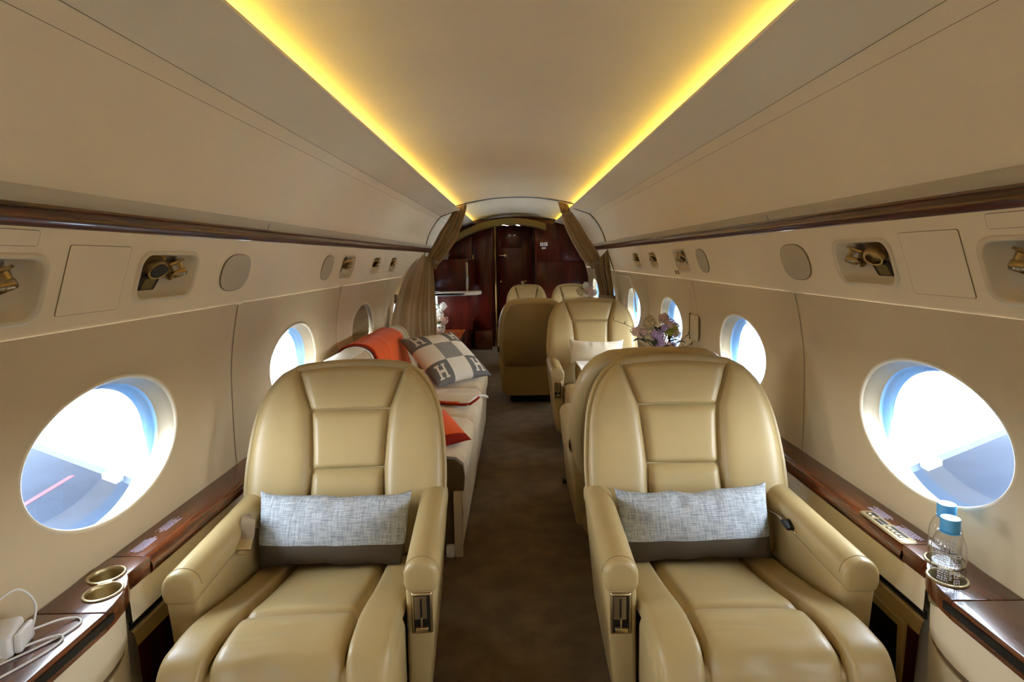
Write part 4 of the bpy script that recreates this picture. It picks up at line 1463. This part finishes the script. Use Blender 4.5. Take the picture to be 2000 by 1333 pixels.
# ================================================================== FLOWERS
def bloom(name, c, r, m, parent, n=46, seed=0, pet=.34, axis=None):
    rnd = random.Random(seed)
    v = []
    f = []
    for i in range(n):
        z = 1 - 2 * (i + .5) / n
        ph = i * 2.39996
        d = Vector((math.sqrt(1 - z * z) * math.cos(ph), math.sqrt(1 - z * z) * math.sin(ph), z))
        a = d.orthogonal().normalized()
        a.rotate(Matrix.Rotation(rnd.uniform(0, PI), 3, d))
        b = d.cross(a)
        R = r * rnd.uniform(.62, 1.12)
        p0 = d * R
        for k in range(4):
            th_ = PI / 2 * k
            e = a * math.cos(th_) + b * math.sin(th_)
            g2 = a * math.cos(th_ + PI / 2) + b * math.sin(th_ + PI / 2)
            L = r * pet * rnd.uniform(.85, 1.15)
            q = len(v)
            v += [p0 * .96, p0 + e * L * .6 - g2 * L * .38 + d * L * .10, p0 + e * L + d * L * .02, p0 + e * L * .6 + g2 * L * .38 + d * L * .10]
            f.append((q, q + 1, q + 2, q + 3))
    q = len(v)
    core = bmesh.new()
    bmesh.ops.create_icosphere(core, subdivisions=2, radius=r * .60)
    for vv in core.verts:
        v.append(vv.co.copy())
    core.verts.index_update()
    for ff in core.faces:
        f.append(tuple(q + vv.index for vv in ff.verts))
    core.free()
    o = mesh(name, [Vector(p) + Vector(c) for p in v], f, m, parent, False)
    return o
def leaf(c, d, L, w, m, parent):
    d = Vector(d).normalized()
    sd = d.cross(Vector((0, 0, 1))).normalized()
    up = sd.cross(d)
    v = []
    f = []
    n = 6
    for i in range(n + 1):
        t = i / n
        ww = w * math.sin(PI * min(1, t * .95 + .05)) ** .8
        p = Vector(c) + d * L * t + up * (.18 * L * math.sin(PI * t))
        v += [p - sd * ww + up * ww * .3, p, p + sd * ww + up * ww * .3]
    for i in range(n):
        for k in range(2):
            f.append((i * 3 + k, i * 3 + k + 1, i * 3 + 3 + k + 1, i * 3 + 3 + k))
    return mesh('leaf', v, f, m, parent)
def bouquet(label, loc, blooms, leaves, vase_h, vase_r, twigs=()):
    t = thing('flower_bouquet', label, 'flowers', loc)
    lathe('vase', [(0, .002), (vase_r * .7, .002), (vase_r * .75, .01), (vase_r * .9, vase_h * .5), (vase_r * .7, vase_h * .85), (vase_r * .85, vase_h)], 'vase_glass', t, 28)
    for i, (c, r_, m) in enumerate(blooms):
        b = bloom('bloom', c, r_, m, t, 54, i + 3)
        tube('stem', spline([(c[0] * .1, c[1] * .1, .02), (c[0] * .2, c[1] * .2, vase_h * .9), (c[0] * .8, c[1] * .8, c[2] - r_ * .6)], 4), .0025, 'stem', t, n=5)
    for (c, d, L, w, m) in leaves:
        leaf(c, d, L, w, m, t)
    for pts in twigs:
        tw = tube('twig', spline(pts, 5), .0016, 'leaf_dark', t, n=5)
        for k, p in enumerate(spline(pts, 3)[3:]):
            leaf(p, (.5 + .3 * (-1) ** k, -.2, .6), .022, .005, 'leaf_dark', t)
    return t
bouquet('lilac, pink and lime flower bouquet on the right side table by the window', (.875, 3.46, .596),
    [((-.015, -.03, .215), .042, 'lilac'), ((-.005, -.05, .165), .034, 'lilac'), ((.055, -.01, .245), .040, 'lime'), ((.095, .01, .225), .040, 'beige_bloom'), ((.030, .02, .315), .036, 'dusty_pink'),
     ((-.055, .03, .285), .044, 'beige_bloom'), ((-.105, .0, .235), .030, 'dusty_pink'), ((-.155, -.02, .245), .030, 'dusty_pink'), ((.055, -.03, .285), .034, 'dusty_pink'), ((.035, -.05, .150), .028, 'blush'), ((.070, -.04, .155), .026, 'lilac'), ((-.04, -.04, .225), .026, 'lilac'), ((.015, -.05, .265), .026, 'lilac'), ((.085, -.03, .270), .026, 'lime'), ((-.080, -.02, .200), .024, 'beige_bloom')],
    [((-.02, 0, .12), (-1, -.2, .7), .12, .028, 'leaf'), ((.0, -.02, .12), (-.5, -.6, .5), .09, .024, 'leaf_dark'), ((.03, 0, .13), (.9, -.2, .5), .11, .024, 'leaf_dark'), ((0, .02, .16), (-.3, .3, 1), .12, .028, 'leaf'), ((-.05, -.02, .16), (-1, -.1, .35), .09, .022, 'leaf'), ((.06, .0, .17), (.6, .2, .9), .09, .022, 'leaf'), ((-.03, -.04, .14), (-.8, -.5, .55), .10, .030, 'leaf'), ((.02, -.05, .12), (.4, -.7, .45), .09, .028, 'leaf_dark'), ((-.06, .01, .19), (-.9, .1, .5), .10, .026, 'leaf'), ((.01, .0, .20), (.1, -.4, .9), .09, .026, 'leaf'), ((.08, -.02, .15), (.9, -.4, .25), .08, .024, 'leaf_dark'), ((-.09, -.02, .17), (-1, -.3, .15), .09, .024, 'leaf_dark')],
    .13, .038, twigs=[[(.03, 0, .12), (.10, -.02, .16), (.17, -.03, .22)], [(.03, 0, .11), (.11, -.01, .13), (.19, -.03, .155)], [(-.08, 0, .20), (-.18, -.02, .27), (-.29, -.03, .315)]])
bouquet('small blush and white flower bouquet on the conference table by the right curtain', (.755, 5.93, .706),
    [((.01, -.02, .235), .052, 'blush'), ((-.02, .0, .300), .036, 'white_bloom'), ((.055, 0, .215), .038, 'blush'), ((-.085, .0, .235), .042, 'beige_bloom'), ((.0, -.04, .150), .030, 'lilac'), ((-.04, -.03, .165), .026, 'white_bloom')],
    [((0, 0, .12), (-.8, -.3, .4), .10, .026, 'leaf_dark'), ((0, 0, .12), (.8, -.3, .5), .10, .026, 'leaf_dark'), ((0, 0, .14), (-.2, -.8, .4), .08, .024, 'leaf_dark'), ((-.03, 0, .2), (-.7, 0, .8), .12, .02, 'leaf')],
    .11, .036)
bouquet('white and blush roses on the low credenza behind the left curtain', (-.905, 6.50, .431),
    [((0, -.02, .245), .062, 'white_bloom'), ((.04, .03, .160), .058, 'blush'), ((-.05, -.01, .140), .055, 'beige_bloom'), ((.02, -.06, .075), .055, 'white_bloom'), ((-.03, -.07, .055), .048, 'blush'), ((.05, -.02, .330), .045, 'white_bloom')],
    [((0, -.02, .20), (.6, -.4, .6), .11, .032, 'leaf'), ((0, -.04, .12), (.6, -.5, .3), .10, .030, 'leaf'), ((0, -.02, .30), (-.5, -.4, .6), .10, .032, 'leaf'), ((0, -.06, .06), (.5, -.6, .3), .09, .03, 'leaf')],
    .10, .05)
